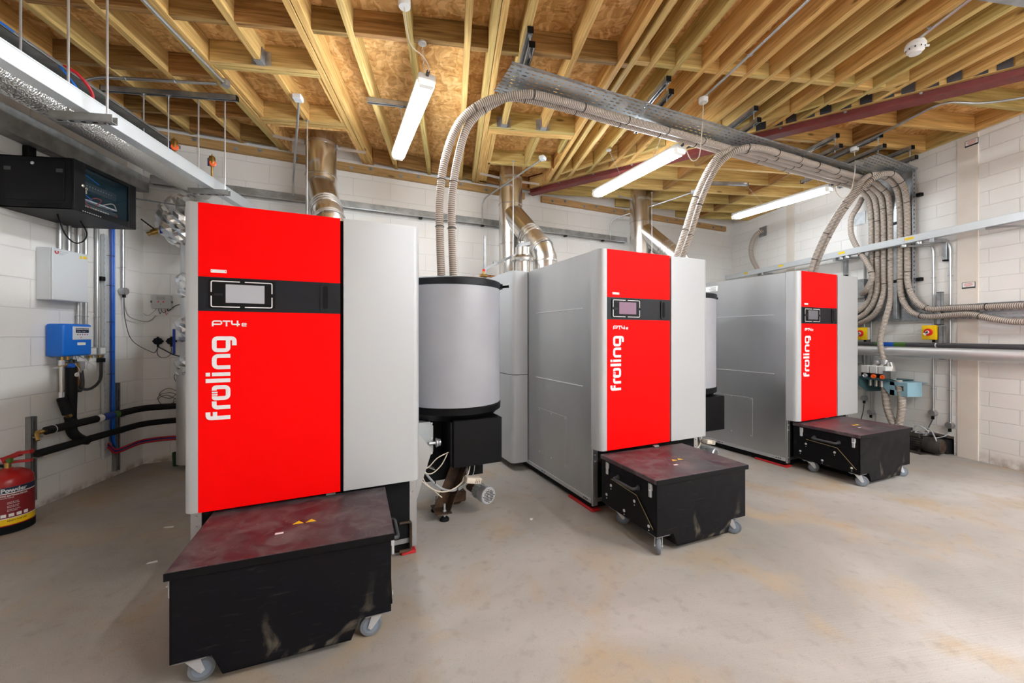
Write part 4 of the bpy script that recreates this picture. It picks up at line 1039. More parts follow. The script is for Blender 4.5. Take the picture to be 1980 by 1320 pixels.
def drop(label, y, z0, box=True, y0=None, bx_=RX-.02, sag=None):
    y0 = y+.18 if y0 is None else y0
    t = conduit(label, [(5.215, y0, 2.345), (RX-.10, y0-.03, 2.335), (RX-.022, y+.02, 2.325), (RX-.022, y, 2.25), (RX-.022, y, z0)], r=.0115, rad=.07, clips=[((RX-.022, y, 1.95), (0, 0, 1)), ((RX-.022, y, .70), (0, 0, 1))] if z0 < 1 else [((RX-.022, y, 1.95), (0, 0, 1))], group='conduits dropping down the right wall', boxes=[((RX-.03, y, z0-.025), (-1, 0, 0), .034)] if box else ())
    m = MB(); m.lathe([(.03, -.02), (.033, 0), (.03, .012)], (5.215, y0, 2.345), n=18); part(t, 'outlet_box', m, M['conduit'])
    if box:
        m = MB(); m.cyl((RX-.03, y, z0-.056), (RX-.03, y, z0-.095), .014, 12); part(t, 'cable_gland', m, M['black'])
    return t
drop('conduit left of the pair ending above the vacuum motor', 3.712, .45)
drop('conduit right of the pair ending above the vacuum motor', 3.558, .345)
drop('conduit left of the pair beside the farthest boiler', 4.466, .50)
drop('conduit right of the pair beside the farthest boiler', 4.382, .33)
conduit('conduit dropping from the trunking at the right edge of the view', [(5.215, 3.18, 2.35), (5.28, 3.02, 2.345), (RX-.022, 2.90, 2.30), (RX-.022, 2.86, 1.9), (RX-.022, 2.86, 1.7)], r=.0115, rad=.08, group='conduits dropping down the right wall')
# isolators
def isolator(y, z, label):
    t = thing('isolator_switch', label, 'switch', (RX, y, z), R(-90), 'yellow isolator switches on the right wall')
    m = MB(); m.box(-.062, .062, -.07, .0, -.08, .08, .006, 2); part(t, 'enclosure', m, M['white'])
    m = MB(); m.box(-.072, .066, -.100, -.068, -.084, .078, .006, 2); part(t, 'cover', m, M['yellow'], 'yellow cover plate')
    m = MB(); m.lathe([(.041, 0), (.041, .010), (.036, .014)], (-.004, -.1, .0), (0, -1, 0), 28); k = part(t, 'knob', m, M['red_plastic'], 'red rotary knob')
    m = MB(); m.beam((-.030, -.118, -.022), (.008, -.118, .008), .022, .012, up=(0, 1, 0), b=.004); m.lathe([(.018, 0), (.016, .012)], (-.004, -.112, 0), (0, -1, 0), 18); part(k, 'pointer', m, M['white'], 'white pointer')
    m = MB(); m.cyl((0, -.035, -.08), (0, -.035, -.11), .013, 12); part(t, 'cable_gland', m, M['black'])
isolator(3.70, 1.335, 'yellow isolator with red knob on the right wall above the insulated pipes')
isolator(4.45, 1.325, 'yellow isolator with red knob just right of the farthest boiler')
# horizontal pipes
t = thing('insulated_pipe', 'thin black insulated pipe with blue and green bands on the right wall', 'pipe', (RX-.09, 3.9, 1.19), 0, world=True)
m = MB(); m.tube([(RX-.12, .5, 1.186), (RX-.12, 4.7, 1.192)], .026, 16); part(t, 'sleeve', m, M['dark_grey'])
for a, b, mm in ((3.905, 4.03, 'green_tape'), (4.03, 4.14, 'blue_tape'), (4.14, 4.25, 'green_tape')):
    m = MB(); m.lathe([(.0268, 0), (.0268, b-a)], (RX-.12, a, 1.191), (0, 1, 0), 16); part(t, 'marker_band', m, M[mm])
m = MB(); m.lathe([(.0275, 0), (.0275, .012)], (RX-.12, 3.605, 1.19), (0, 1, 0), 16); part(t, 'clip', m, M['chrome'])
t = thing('insulated_pipe', 'thick foil jacketed pipe running level along the right wall', 'pipe', (RX-.14, 3.9, 1.1), 0, world=True)
m = MB(); m.tube([(RX-.14, .5, 1.106), (RX-.14, 4.7, 1.104)], .060, 24); part(t, 'jacket', m, M['foil_smooth'])
for i, (y, z0, z1) in enumerate(((3.62, 1.42, 1.77), (3.60, 1.03, 1.40))):
    t = rail('channel_rail', ('upright steel channel above the pipes', 'upright steel channel behind the pipes')[i] + ' on the right wall', 'steel channel', (0, 0, 0), (z1-z0, 0, 0), ends=(i == 0))
    t.rotation_euler = (0, R(-90), 0); t.location = (RX-.045, y, z0)
t = [o for o in COL.objects if o.get('label') == 'upright steel channel between the hoses on the right wall'][0]
for ch in list(t.children): bpy.data.objects.remove(ch)
m = MB(); m.box(-.02, .02, -.02, .02, 0, 1.7, .002); part(t, 'channel', m, M['galv'], smooth=0); t.rotation_euler = (0, 0, 0); t.location = (RX-.08, 4.044, 1.5)
m = MB()
for z in (1.95, 2.65): m = MB(); m.box(-.022, .022, -.018, .018, z-1.5-.018, z-1.5+.018, .002); part(t, 'cap', m, M['black'])
for z in (2.93, 1.95):
    bar('channel_end', 'black capped channel end beside the upright tray, ' + ('upper' if z > 2.5 else 'lower'), 'bracket', RX-.045, RX, 3.82, 3.868, z-.02, z+.02, M['black'])
# warning labels on the column
def wall_label(z, y, label):
    t = thing('warning_label', label, 'label', (RX-.012, y, z), R(-90), 'warning labels on the plastered column')
    m = MB(); m.box(-.055, .055, -.002, 0, -.033, .033); part(t, 'plate', m, M['label_black'], smooth=0)
    m = MB(); m.box(-.050, .050, -.0028, -.002, -.018, .029); f = part(t, 'face', m, M['label'], smooth=0)
    for k, (w_, x_) in enumerate(((.06, 0), (.08, 0), (.07, .0), (.05, 0))):
        m = MB(); m.box(x_-w_/2, x_+w_/2, -.0034, -.0028, .018-.010*k, .022-.010*k); part(f, 'print_line', m, M['label_red'], smooth=0)
wall_label(1.826, 3.41, 'small white and red warning label at eye height on the column')
wall_label(3.315, 3.385, 'small white and red warning label at the top of the column')
# diverter valve unit
t = thing('diverter_unit', 'pneumatic hose diverter with three grey actuators on a pale blue bracket', 'valve unit', (5.384, 4.06, .75), 0, world=True)
for i, y in enumerate((4.20, 4.10, 4.0)):
    m = MB(); m.box(5.04, 5.13, y-.045, y+.043, .838, .93, .005); a = part(t, 'actuator', m, M['white'], 'pale grey actuator housing')
    m = MB(); m.box(5.045, 5.13, y-.045, y+.043, .790, .838, .002); part(a, 'motor_base', m, M['matt_black'])
    m = MB(); m.lathe([(.024, 0), (.026, .02), (.018, .024), (.014, .02)], (5.045, y-.012, .805), (-1, -.2, 0), 18); part(a, 'knob', m, M['orange' if i else 'chrome'])
m = MB(); m.box(5.04, RX, 3.92, 4.26, .770, .778); m.box(5.035, 5.04, 3.92, 4.26, .760, .790); part(t, 'shelf', m, M['teal_dark'], smooth=0)
m = MB(); m.prism([(5.02, .76), (RX, .76), (RX, .60), (5.14, .60), (5.02, .68)], 4.245, 4.255, lambda a, b, h: (a, h, b)); part(t, 'side_cheek', m, M['teal_dark'], smooth=0)
m = MB(); P = [(4.13, .70), (4.0, .60), (3.78, .60), (3.78, .755), (4.13, .755)]
# pale blue front cheek with a rectangular cut-out, built as four bars
def xz(a, b, h): return (5.10+h, a, b)
m.prism([(3.96, .755), (3.96, .715), (3.78, .715), (3.78, .755)], 0, .006, xz); m.prism([(3.96, .66), (3.96, .60), (3.78, .60), (3.78, .66)], 0, .006, xz)
m.prism([(3.815, .715), (3.815, .66), (3.78, .66), (3.78, .715)], 0, .006, xz); m.prism([(4.03, .755), (4.03, .68), (3.96, .60), (3.91, .60), (3.91, .755)], 0, .006, xz)
m.prism([(3.776, .755), (3.776, .60), (3.780, .60), (3.780, .755)], 0, .20, xz); m.prism([(4.03, .755), (3.78, .755), (3.78, .760), (4.03, .760)], 0, .28, xz)
part(t, 'bracket_cheek', m, M['powder_blue'], 'pale blue bracket with a rectangular cut-out', smooth=0)
m = MB(); m.box(5.03, 5.10, 3.89, 3.98, .79, .88, .002); part(t, 'guard', m, M['galv_dull'], smooth=0)
for y1, y2 in ((4.16, 4.22), (4.10, 4.12), (4.06, 4.0), (4.04, 3.94)):
    m = MB(); m.tube(bend([(5.20, y1-.02, .965), (5.18, (y1+y2)/2, .93), (5.13, y2, .86), (5.13, y2, .78)], .03), .022, 12); part(t, 'branch_tube', m, M['flaps'])
m = MB(); m.lathe([(.036, 0), (.036, .03), (.040, .03), (.040, .05)], (5.20, 4.09, .95), n=24); m.lathe([(.03, 0), (.03, .04)], (5.20, 4.18, .95), n=20); part(t, 'inlet_collar', m, M['chrome'])
for y in (4.18, 4.11, 4.05): m = MB(); m.cyl((5.10, y, .68), (5.10, y, .77), .018, 14); part(t, 'outlet_stub', m, M['flaps'])
hose('ribbed hose loop hanging under the diverter', [(5.14, 4.05, .77), (5.14, 4.04, .60), (5.12, 4.0, .42), (5.11, 3.93, .26), (5.11, 3.90, .17), (5.12, 3.87, .30), (5.12, 3.85, .48), (5.13, 3.86, .60), (5.14, 3.90, .77)], r=.036)
# vacuum motor on the floor by the wall opening
t = thing('vacuum_motor', 'dusty black finned electric motor on the floor by the wall opening', 'motor', (5.16, 3.66, 0), 0, world=True)
a0 = Vector((5.10, 3.86, .105)); a1 = Vector((5.20, 3.50, .10)); ax = (a1-a0).normalized(); Lm = (a1-a0).length
m = MB(); m.lathe([(.05, .0), (.066, .02), (.066, Lm*.58)], a0, ax, 28); part(t, 'stator', m, M['dust'])
u = ax.cross(Vector((0, 0, 1))).normalized(); v = u.cross(ax)
for k in range(20):
    a_ = 2*math.pi*k/20; rr = u*math.cos(a_)+v*math.sin(a_); m = MB(); m.beam(a0+ax*.03+rr*.072, a0+ax*Lm*.56+rr*.072, .003, .014, up=rr); part(t, 'cooling_fin', m, M['dust'], smooth=0)
m = MB(); m.lathe([(.078, Lm*.58), (.082, Lm*.60), (.082, Lm*.92), (.074, Lm*.97)], a0, ax, 32); fc = part(t, 'fan_cowl', m, M['dust'])
m = MB()
for q in (.016, .032, .048, .062): m.torus(a0+ax*(Lm*.972), ax, q, .0025, 24, 4)
for k in range(6): a_ = math.pi*k/6; rr = u*math.cos(a_)+v*math.sin(a_); m.beam(a0+ax*(Lm*.973)-rr*.066, a0+ax*(Lm*.973)+rr*.066, .003, .003, up=ax)
part(fc, 'grille', m, M['rust'])
m = MB(); m.box(-.045, .045, -.05, .05, 0, .05, .005, 1, Matrix.Translation(a0+ax*.14+Vector((0, 0, .066))) @ Matrix.Rotation(.25, 4, 'Z')); part(t, 'terminal_box', m, M['dust'])
m = MB(); m.box(5.03, 5.27, 3.60, 3.90, .0, .012, .002); part(t, 'base_plate', m, M['dust'])
for s in (.07, .19):
    c_ = a0+ax*s; m = MB(); m.prism([(-.06, .014), (.06, .014), (.035, .06), (-.035, .06)], -.008, .008, lambda a, b, h: Vector((c_.x, c_.y, 0)) + u*a + ax*h + Vector((0, 0, b))); part(t, 'mounting_foot', m, M['dust'], smooth=0)
m = MB(); m.lathe([(.030, -.05), (.045, -.045), (.045, -.01), (.055, 0)], a0, ax, 20); part(t, 'pump_head', m, M['dust'])
m = MB(); m.tube(curve([(5.10, 3.76, .17), (5.10, 3.68, .30), (5.14, 3.60, .24), (5.10, 3.70, .22), (5.16, 3.62, .28), (5.14, 3.54, .19), (5.15, 3.52, .07)], 8), .006, 8); part(t, 'motor_lead', m, M['grey_plastic'])
m = MB(); m.tube(curve([(RX-.03, 3.712, .355), (5.30, 3.70, .30), (5.20, 3.68, .20), (5.12, 3.70, .17)], 8), .0055, 8); part(t, 'supply_lead', m, M['dark_grey'])
m = MB(); m.tube(curve([(RX-.03, 3.558, .25), (5.30, 3.57, .20), (5.22, 3.62, .17), (5.12, 3.68, .17)], 8), .0045, 8); part(t, 'supply_lead', m, M['grey_plastic'])
m = MB(); m.box(5.33, 5.48, 3.57, 3.79, .0, .15, .004); single('pump_casing', 'dark pump casing standing in the square wall opening', 'pump', m, M['rubber'], (5.40, 3.68, .0))
single('supply_cable', 'black cable dropping from the round box beside the farthest boiler', 'cable', MB().tube(curve([(RX-.03, 4.466, .40), (5.33, 4.47, .25), (5.28, 4.50, .12), (5.1, 4.7, .02)], 8), .005, 8), M['dark_grey'], (5.33, 4.47, .2))

# ================================================================== LEFT WALL SERVICES
# bright trunking on hangers
t = thing('trunking', 'bright metal trunking hung from rods, running from the top left corner', 'trunking', (-2.14, 2.5, 2.603), 0, world=True)
m = MB(); m.box(-2.18, -2.10, .3, 4.68, 2.603, 2.697, .002); part(t, 'duct', m, M['trunking'])
m = MB(); m.box(-2.099, -2.0975, .3, 4.68, 2.690, 2.6985); part(t, 'lid_lip', m, M['trunking'], smooth=0)
for i, (y, xs) in enumerate(((2.68, (-2.225, -2.025)), (3.90, (-2.235, -2.02)))):
    t = thing('trapeze_bracket', 'slotted steel bracket under the bright trunking, ' + ('nearer one' if i == 0 else 'farther one above the boiler'), 'bracket', (-2.15, y, 2.56), 0, 'slotted brackets under the bright trunking', world=True)
    m = MB(); m.box(-2.31, -1.985, y-.021, y-.018, 2.558, 2.602); m.box(-2.31, -1.985, y+.018, y+.021, 2.558, 2.602); m.box(-2.31, -1.985, y-.021, y+.021, 2.556, 2.559); part(t, 'channel', m, M['galv_dull'], smooth=0)
    for k in range(5):
        m = MB(); m.box(-2.28+.06*k, -2.255+.06*k, y-.006, y+.006, 2.5545, 2.556); part(t, 'slot', m, M['matt_black'], smooth=0)
    for x in xs:
        m = MB(); m.cyl((x, y, 2.55), (x, y, ZJ), .006, 8); m.cyl((x, y, 2.602), (x, y, 2.612), .010, 6); part(t, 'rod', m, M['chrome'])
rod('rod at the far left top edge, passing behind the bright trunking', (-2.50, 2.72), 2.68, 3.41, .006)
rod('rod hanging from the ceiling channel over the two brass air vents', (-2.62, 3.83), 2.70, 3.37, .005)
rod('rod from the ceiling channel in front of the first brass air vent', (-2.43, 3.83), 2.70, 3.37, .005)
def jacket(label, pts, r, mt='foil', bands=()):
    t = thing('insulated_pipe', label, 'pipe', pts[0], 0, world=True)
    m = MB(); m.tube(bend(pts, .25), r, 28); part(t, 'jacket', m, M[mt])
    return t
jacket('thick stippled foil pipe under the bright trunking', [(-2.49, .2, 2.76), (-2.49, 4.42, 2.76)], .098)
jacket('second foil pipe behind the bright trunking, under the cable tray', [(-2.68, .2, 2.97), (-2.68, 4.3, 2.97)], .09)
t = thing('cable_tray', 'narrow tray with red and blue cables high on the left', 'cable tray', (-2.6, 2.5, 3.09), 0, world=True)
m = MB(); m.box(-2.76, -2.56, .2, 4.2, 3.075, 3.077); m.box(-2.562, -2.56, .2, 4.2, 3.075, 3.10); m.box(-2.76, -2.758, .2, 4.2, 3.075, 3.10); part(t, 'channel', m, M['galv_dull'], smooth=0)
for k in range(26):
    m = MB(); m.box(-2.5598, -2.559, .9+k*.12, .9+k*.12+.02, 3.083, 3.092); part(t, 'slot', m, M['label_red' if k % 2 else 'matt_black'], smooth=0)
for x, z, r, mm in ((-2.60, 3.087, .007, 'red_cable'), (-2.62, 3.087, .006, 'dark_grey'), (-2.545, 3.075, .005, 'conduit'), (-2.64, 3.088, .006, 'blue_dark'), (-2.66, 3.087, .007, 'red_cable')):
    m = MB(); m.tube([(x, .2, z), (x+.004, 2, z), (x-.003, 3, z), (x, 4.1, z)], r, 7); part(t, 'cable', m, M[mm])
m = MB(); m.tube(curve([(-2.56, 3.05, 3.09), (-2.50, 3.08, 3.06), (-2.48, 3.16, 2.98), (-2.52, 3.20, 2.86)], 8), .010, 8); part(t, 'cable_drop', m, M['red_cable'], 'red cable end hanging down')
m = MB(); m.tube(curve([(-2.57, 3.02, 3.09), (-2.53, 3.05, 3.02), (-2.52, 3.12, 2.95), (-2.55, 3.15, 2.86)], 8), .006, 8); part(t, 'cable_drop', m, M['blue'], 'blue cable end hanging down')
m = MB(); m.tube(curve([(-2.58, 2.45, 3.08), (-2.50, 2.50, 3.05), (-2.48, 2.60, 3.035), (-2.52, 2.70, 3.06)], 8), .006, 8); part(t, 'cable_drop', m, M['blue'])
# trunking on the wall itself and along the back wall
t = thing('trunking', 'dull metal trunking fixed along the left wall above the cabinet', 'trunking', (-3.03, 3, 2.68), 0, world=True)
m = MB(); m.box(-3.090, -2.985, .2, 3.86, 2.685, 2.865, .002); part(t, 'duct', m, M['galv_dull'])
m = MB(); m.box(-3.088, -2.99, 3.86, 4.44, 2.72, 2.862, .002); part(t, 'duct', m, M['galv_dull'], 'shallower far length')
for y in (3.05, 3.40, 3.66, 4.10):
    m = MB(); m.box(-3.09, -3.05, y-.03, y+.03, 2.60, 2.683, .003); part(t, 'black_clip', m, M['black'])
P0 = bw(-1.62, 5.14); P1 = bw(4.45, 5.14)
t = thing('trunking', 'long dull metal trunking along the back wall behind the flues', 'trunking', (P0[0], P0[1], 2.83), JA)
m = MB(); m.box(0, 6.07, -.03, .058, 0, .075, .002); part(t, 'duct', m, M['galv_dull']); m = MB(); m.box(0, 6.07, -.034, -.02, -.008, .0); part(t, 'lip', m, M['galv'], smooth=0)
for x in (.5, 1.6, 2.7, 3.55, 4.9, 5.6): m = MB(); m.box(x-.018, x+.018, -.02, .03, -.028, -.008); part(t, 'black_clip', m, M['black'], smooth=0)
rod('thin dark rod between the cabinet and the foil wrapped elbow', (0, 0), 0, .1); o = [q for q in COL.objects if q.get('label', '').startswith('thin dark rod between')][0]
for ch in list(o.children): bpy.data.objects.remove(ch)
ORG[o.name] = None; o.location = (-2.645, 3.765, 2.45); m = MB(); m.cyl((0, 0, 0), (.46, .30, .01), .006, 8); part(o, 'shaft', m, M['dark_grey'])

# wall cabinet with glass door
cx0_, cx1_, cy0_, cy1_, cz0_, cz1_ = -3.09, -2.632, 3.215, 3.765, 2.186, 2.545
t = thing('network_cabinet', 'black wall cabinet with a glass door and patch cables inside', 'cabinet', (cx0_, cy0_, cz0_), 0, world=True)
m = MB(); T_ = .006
m.box(cx0_, cx1_-.02, cy0_, cy0_+T_, cz0_, cz1_); m.box(cx0_, cx1_-.02, cy1_-T_, cy1_, cz0_, cz1_); m.box(cx0_, cx0_+T_, cy0_, cy1_, cz0_, cz1_)
m.box(cx0_, cx1_-.02, cy0_, cy1_, cz0_, cz0_+T_); m.box(cx0_, cx1_-.02, cy0_, cy1_, cz1_-T_, cz1_); part(t, 'case', m, M['black'], smooth=0)
m = MB(); m.box(cx0_+.05, cx1_-.06, cy0_-.004, cy0_, cz0_+.055, cz1_-.03, .001); sp_ = part(t, 'side_panel', m, M['black'])
for k in range(16):
    m = MB(); x = cx0_+.17+k*.013; m.prism([(x, cz0_+.015), (x+.004, cz0_+.015), (x+.012, cz0_+.035), (x+.008, cz0_+.035)], cy0_-.0012, cy0_, lambda a, b, h: (a, h, b)); part(sp_, 'vent_slot', m, M['matt_black'], smooth=0)
m = MB(); m.lathe([(.010, 0), (.011, .004), (.006, .006)], (-2.88, cy0_-.004, cz1_-.05), (0, -1, 0), 16); part(sp_, 'lock', m, M['chrome'])
for x in (-3.03, -2.72): m = MB(); m.box(x-.02, x+.02, cy0_-.006, cy0_-.003, 2.44, 2.465, .001); part(sp_, 'latch', m, M['dark_grey'])
m = MB(); fx0, fx1 = cx1_-.02, cx1_
m.box(fx0, fx1, cy0_, cy0_+.085, cz0_, cz1_, .002); m.box(fx0, fx1, cy1_-.075, cy1_, cz0_, cz1_, .002); m.box(fx0, fx1, cy0_+.085, cy1_-.075, cz1_-.030, cz1_, .002); m.box(fx0, fx1, cy0_+.085, cy1_-.075, cz0_, cz0_+.048, .002)
dr = part(t, 'door_frame', m, M['black'])
m = MB(); m.box(fx0+.006, fx0+.009, cy0_+.085, cy1_-.075, cz0_+.048, cz1_-.030); part(dr, 'door_glass', m, M['glass'], smooth=0)
m = MB(); m.lathe([(.010, 0), (.011, .005), (.006, .008)], (fx1, cy0_+.062, 2.375), (1, 0, 0), 16); part(dr, 'lock', m, M['key'])
m = MB(); m.torus((fx1+.006, cy0_+.085, 2.36), (1, .3, 0), .010, .0018, 16, 5); m.box(fx1+.003, fx1+.005, cy0_+.079, cy0_+.091, 2.325, 2.350); part(dr, 'key', m, M['key'])
for k in range(9): m = MB(); m.box(fx1, fx1+.001, cy0_+.06+k*.018, cy0_+.07+k*.018, cz0_+.006, cz0_+.012); part(dr, 'vent_slot', m, M['grey_plastic'], smooth=0)
for z, c_ in ((2.305, 'white_steel'), (2.235, 'white_steel')):
    m = MB(); m.box(-2.74, -2.70, cy0_+.03, cy1_-.10, z, z+.010); part(t, 'rack_edge', m, M[c_], smooth=0)
m = MB(); m.box(-2.80, -2.735, cy0_+.03, cy1_-.05, 2.245, 2.30); sw = part(t, 'patch_panel', m, M['dark_grey'], smooth=0)
for k in range(10): m = MB(); m.box(-2.735, -2.733, 3.42+k*.022, 3.435+k*.022, 2.262, 2.277); part(sw, 'port', m, M['flex_white'], smooth=0)
m = MB(); m.box(-2.80, -2.74, cy0_+.03, cy1_-.05, 2.40, 2.46); sw = part(t, 'brush_panel', m, M['dark_grey'], smooth=0)
for k in range(16): m = MB(); m.box(-2.74, -2.738, 3.30+k*.024, 3.306+k*.024, 2.43, 2.436); part(sw, 'port', m, M['flex_white'], smooth=0)
for pts, mm in (([(-2.72, 3.30, 2.31), (-2.68, 3.33, 2.26), (-2.67, 3.38, 2.22), (-2.68, 3.45, 2.215)], 'red_cable'), ([(-2.72, 3.40, 2.30), (-2.67, 3.43, 2.335), (-2.67, 3.48, 2.33), (-2.72, 3.49, 2.29)], 'red_cable'),
                ([(-2.72, 3.40, 2.30), (-2.67, 3.40, 2.24), (-2.66, 3.46, 2.215), (-2.67, 3.56, 2.23), (-2.70, 3.62, 2.25)], 'red_cable'), ([(-2.70, 3.50, 2.225), (-2.66, 3.55, 2.235), (-2.67, 3.62, 2.245), (-2.70, 3.66, 2.27)], 'red_cable'),
                ([(-2.72, 3.29, 2.36), (-2.68, 3.34, 2.34), (-2.67, 3.40, 2.31)], 'blue'), ([(-2.75, 3.28, 2.49), (-2.70, 3.36, 2.495), (-2.70, 3.5, 2.46)], 'blue'), ([(-2.72, 3.52, 2.30), (-2.67, 3.58, 2.34), (-2.70, 3.66, 2.31)], 'flex_white')):
    m = MB(); m.tube(curve(pts, 7), .0035, 6); part(t, 'patch_cable', m, M[mm])
single('black_cable_loop', 'black cable looping down below the cabinet', 'cable', MB().tube(curve([(-2.86, 3.36, 2.19), (-2.84, 3.36, 2.12), (-2.83, 3.39, 2.04), (-2.83, 3.46, 2.00), (-2.83, 3.53, 2.03), (-2.83, 3.56, 2.10), (-2.86, 3.54, 2.19)], 8), .0045, 8), M['black'], (-2.84, 3.45, 2.0))
# white enclosure
t = thing('control_enclosure', 'flat white control enclosure on the left wall', 'enclosure', (LX, 3.47, 1.57), R(90))
# local frame: x along the wall (+y of the room), y into the wall
m = MB(); m.box(0, .295, -.095, .0, 0, .395, .004); part(t, 'body', m, M['white_steel'])
m = MB(); m.box(0, .295, -.11, -.097, 0, .395, .004); dr = part(t, 'door', m, M['white_steel'])
m = MB(); m.torus((.030, -.1105, .365), (0, 1, 0), .012, .004, 18, 5, arc=.75); part(dr, 'logo_mark', m, M['label_red'])
m = MB(); m.prism([(.215, .352), (.245, .352), (.230, .378)], -.1108, -.110, lambda a, b, h: (a, h, b)); part(dr, 'warning_triangle', m, M['sticker_yellow'], smooth=0)
m = MB(); m.box(.248, .282, -.1108, -.110, .354, .376); part(dr, 'warning_sticker', m, M['sticker_yellow'], smooth=0)
for k in range(3): m = MB(); m.box(.05, .12-.02*k, -.1106, -.110, .372-.012*k, .375-.012*k); part(dr, 'print_line', m, M['grey_plastic'], smooth=0)
# blue pressure unit
t = thing('pressure_unit', 'bright blue pressure unit with small display on the left wall', 'pressure unit', (LX, 3.535, 1.135), R(90))
m = MB(); m.box(0, .25, -.125, 0, 0, .255, .018, 3); bd = part(t, 'housing', m, M['blue'])
m = MB(); m.box(.075, .238, -.1275, -.122, .130, .235, .002); fp = part(t, 'fascia', m, M['white_steel'], 'pale grey display panel')
m = MB(); m.box(.100, .212, -.1288, -.127, .185, .222); part(fp, 'display', m, M['navy'], smooth=0)
part(fp, 'display_text', text_mesh('PRESSURE CONTROL', .0125, face_m((.103, -.129, .209), (1, 0, 0), (0, 0, 1)), bold=.0002), M['white'], smooth=0)
part(fp, 'display_text', text_mesh('1.5 bar   1.5 bar', .0115, face_m((.108, -.129, .192), (1, 0, 0), (0, 0, 1))), M['white'], smooth=0)
for k, c_ in enumerate(('green_tape', 'red_plastic', 'blue', 'red_plastic', 'blue')):
    m = MB(); m.cyl((.115+k*.021, -.1270, .170), (.115+k*.021, -.1290, .170), .005, 12); part(fp, 'button', m, M[c_])
m = MB(); m.ribbon([(.135, .152), (.141, .142), (.150, .156)], .003, 0, lambda u, v, h: (u, -.1282-h, v)); part(fp, 'maker_mark', m, M['label_red'], smooth=0)
m = MB(); m.box(.115, .185, -.127, -.124, .085, .108); part(t, 'sticker', m, M['label'], smooth=0)
for x, mm in ((.055, 'brass'), (.10, 'brass'), (.155, 'chrome'), (.18, 'chrome')): m = MB(); m.cyl((x, -.07, -.03), (x, -.07, .005), .011, 12); part(t, 'pipe_stub', m, M[mm])
# pipework under the blue unit
t = thing('valve_set', 'brass and blue valves with braided hose under the blue unit', 'valves', (LX+.07, 3.6, 1.1), 0, world=True)
m = MB(); m.cyl((LX+.07, 3.585, .84), (LX+.07, 3.585, 1.06), .013, 14); part(t, 'braided_hose', m, M['flaps'])
for z in (1.085, .835): m = MB(); m.cyl((LX+.07, 3.585, z-.02), (LX+.07, 3.585, z+.02), .019, 8); part(t, 'union_nut', m, M['chrome'])
m = MB(); m.cyl((LX+.07, 3.60, 1.065), (LX+.07, 3.645, 1.065), .020, 8); m.cyl((LX+.07, 3.57, 1.065), (LX+.07, 3.70, 1.065), .012, 10); part(t, 'valve_body', m, M['brass'])
m = MB(); m.cyl((LX+.07, 3.625, 1.06), (LX+.12, 3.625, 1.06), .017, 12); part(t, 'valve_cap', m, M['blue_tape'], 'blue valve cap')
m = MB(); m.tube(curve([(LX+.10, 3.66, 1.07), (LX+.12, 3.675, 1.02), (LX+.11, 3.66, .995)], 6), .002, 5); m.cyl((LX+.11, 3.66, .985), (LX+.118, 3.66, .985), .018, 16); part(t, 'tag', m, M['label'], 'round white tag')
m = MB(); m.tube(bend([(LX+.07, 3.71, 1.04), (LX+.07, 3.71, .87), (LX+.02, 3.65, .84)], .03), .014, 12); m.cyl((LX+.07, 3.71, .90), (LX+.07, 3.71, .93), .018, 12); part(t, 'copper_pipe', m, M['copper'])
m = MB(); m.cyl((LX+.07, 3.71, 1.03), (LX+.07, 3.71, 1.07), .019, 8); part(t, 'brass_nut', m, M['brass'])
t = thing('lagged_pipe', 'black lagged pipe dropping from the blue unit to the lower pipe', 'pipe', (LX+.08, 3.65, .5), 0, world=True)
m = MB(); m.tube(curve([(LX+.08, 3.655, 1.05), (LX+.08, 3.655, .85), (LX+.08, 3.65, .62), (LX+.085, 3.66, .52), (LX+.10, 3.72, .45), (LX+.12, 3.76, .43)], 8), .034, 14); part(t, 'sleeve', m, M['rubber'])
m = MB(); m.tube([(LX+.08, 3.575, .81), (LX+.09, 3.61, .68)], .030, 14); m.tube([(LX+.085, 3.635, .655), (LX+.09, 3.66, .575)], .034, 14); part(t, 'branch_sleeve', m, M['rubber'])
m = MB(); m.cyl((LX+.085, 3.605, .695), (LX+.088, 3.63, .655), .022, 8); part(t, 'brass_union', m, M['brass'])
m = MB(); m.cyl((LX+.09, 3.53, .80), (LX+.09, 3.60, .80), .007, 8); part(t, 'lever', m, M['black'])
for i, (z, zb, yb, r) in enumerate(((.592, .578, 3.42, .030), (.440, .440, 3.36, .028))):
    e = on_back(-2.62, .09)
    t = thing('lagged_pipe', ('upper', 'lower')[i] + ' black lagged pipe running low along the left wall round the corner', 'pipe', (LX+.1, 3.9, z), 0, 'low black lagged pipes', world=True)
    m = MB(); m.tube(bend([(LX+.11, yb, z+.0), (LX+.11, 4.36, z), (e[0], e[1], zb)], .12), r, 16); part(t, 'sleeve', m, M['rubber'])
    if i == 0:
        m = MB(); m.lathe([(.0308, 0), (.0308, .10)], (LX+.11, 3.90, z), (0, 1, 0), 16); part(t, 'marker_band', m, M['blue_dark'], 'dark blue band')
        for y in (3.84, 4.005): m = MB(); m.lathe([(.0308, 0), (.0308, .05)], (LX+.11, y, z), (0, 1, 0), 16); part(t, 'marker_band', m, M['label' if y < 3.9 else 'green_tape'])
        m = MB(); m.tube(bend([(LX+.11, 3.43, z), (LX+.11, 3.35, z), (LX+.14, 3.33, z-.05)], .02), .011, 10); m.cyl((LX+.11, 3.36, z), (LX+.11, 3.39, z), .018, 8); part(t, 'drain_tap', m, M['brass'])
        m = MB(); m.torus((LX+.11, 3.47, z), (0, 1, 0), .032, .003, 20, 5); part(t, 'clip', m, M['chrome'])
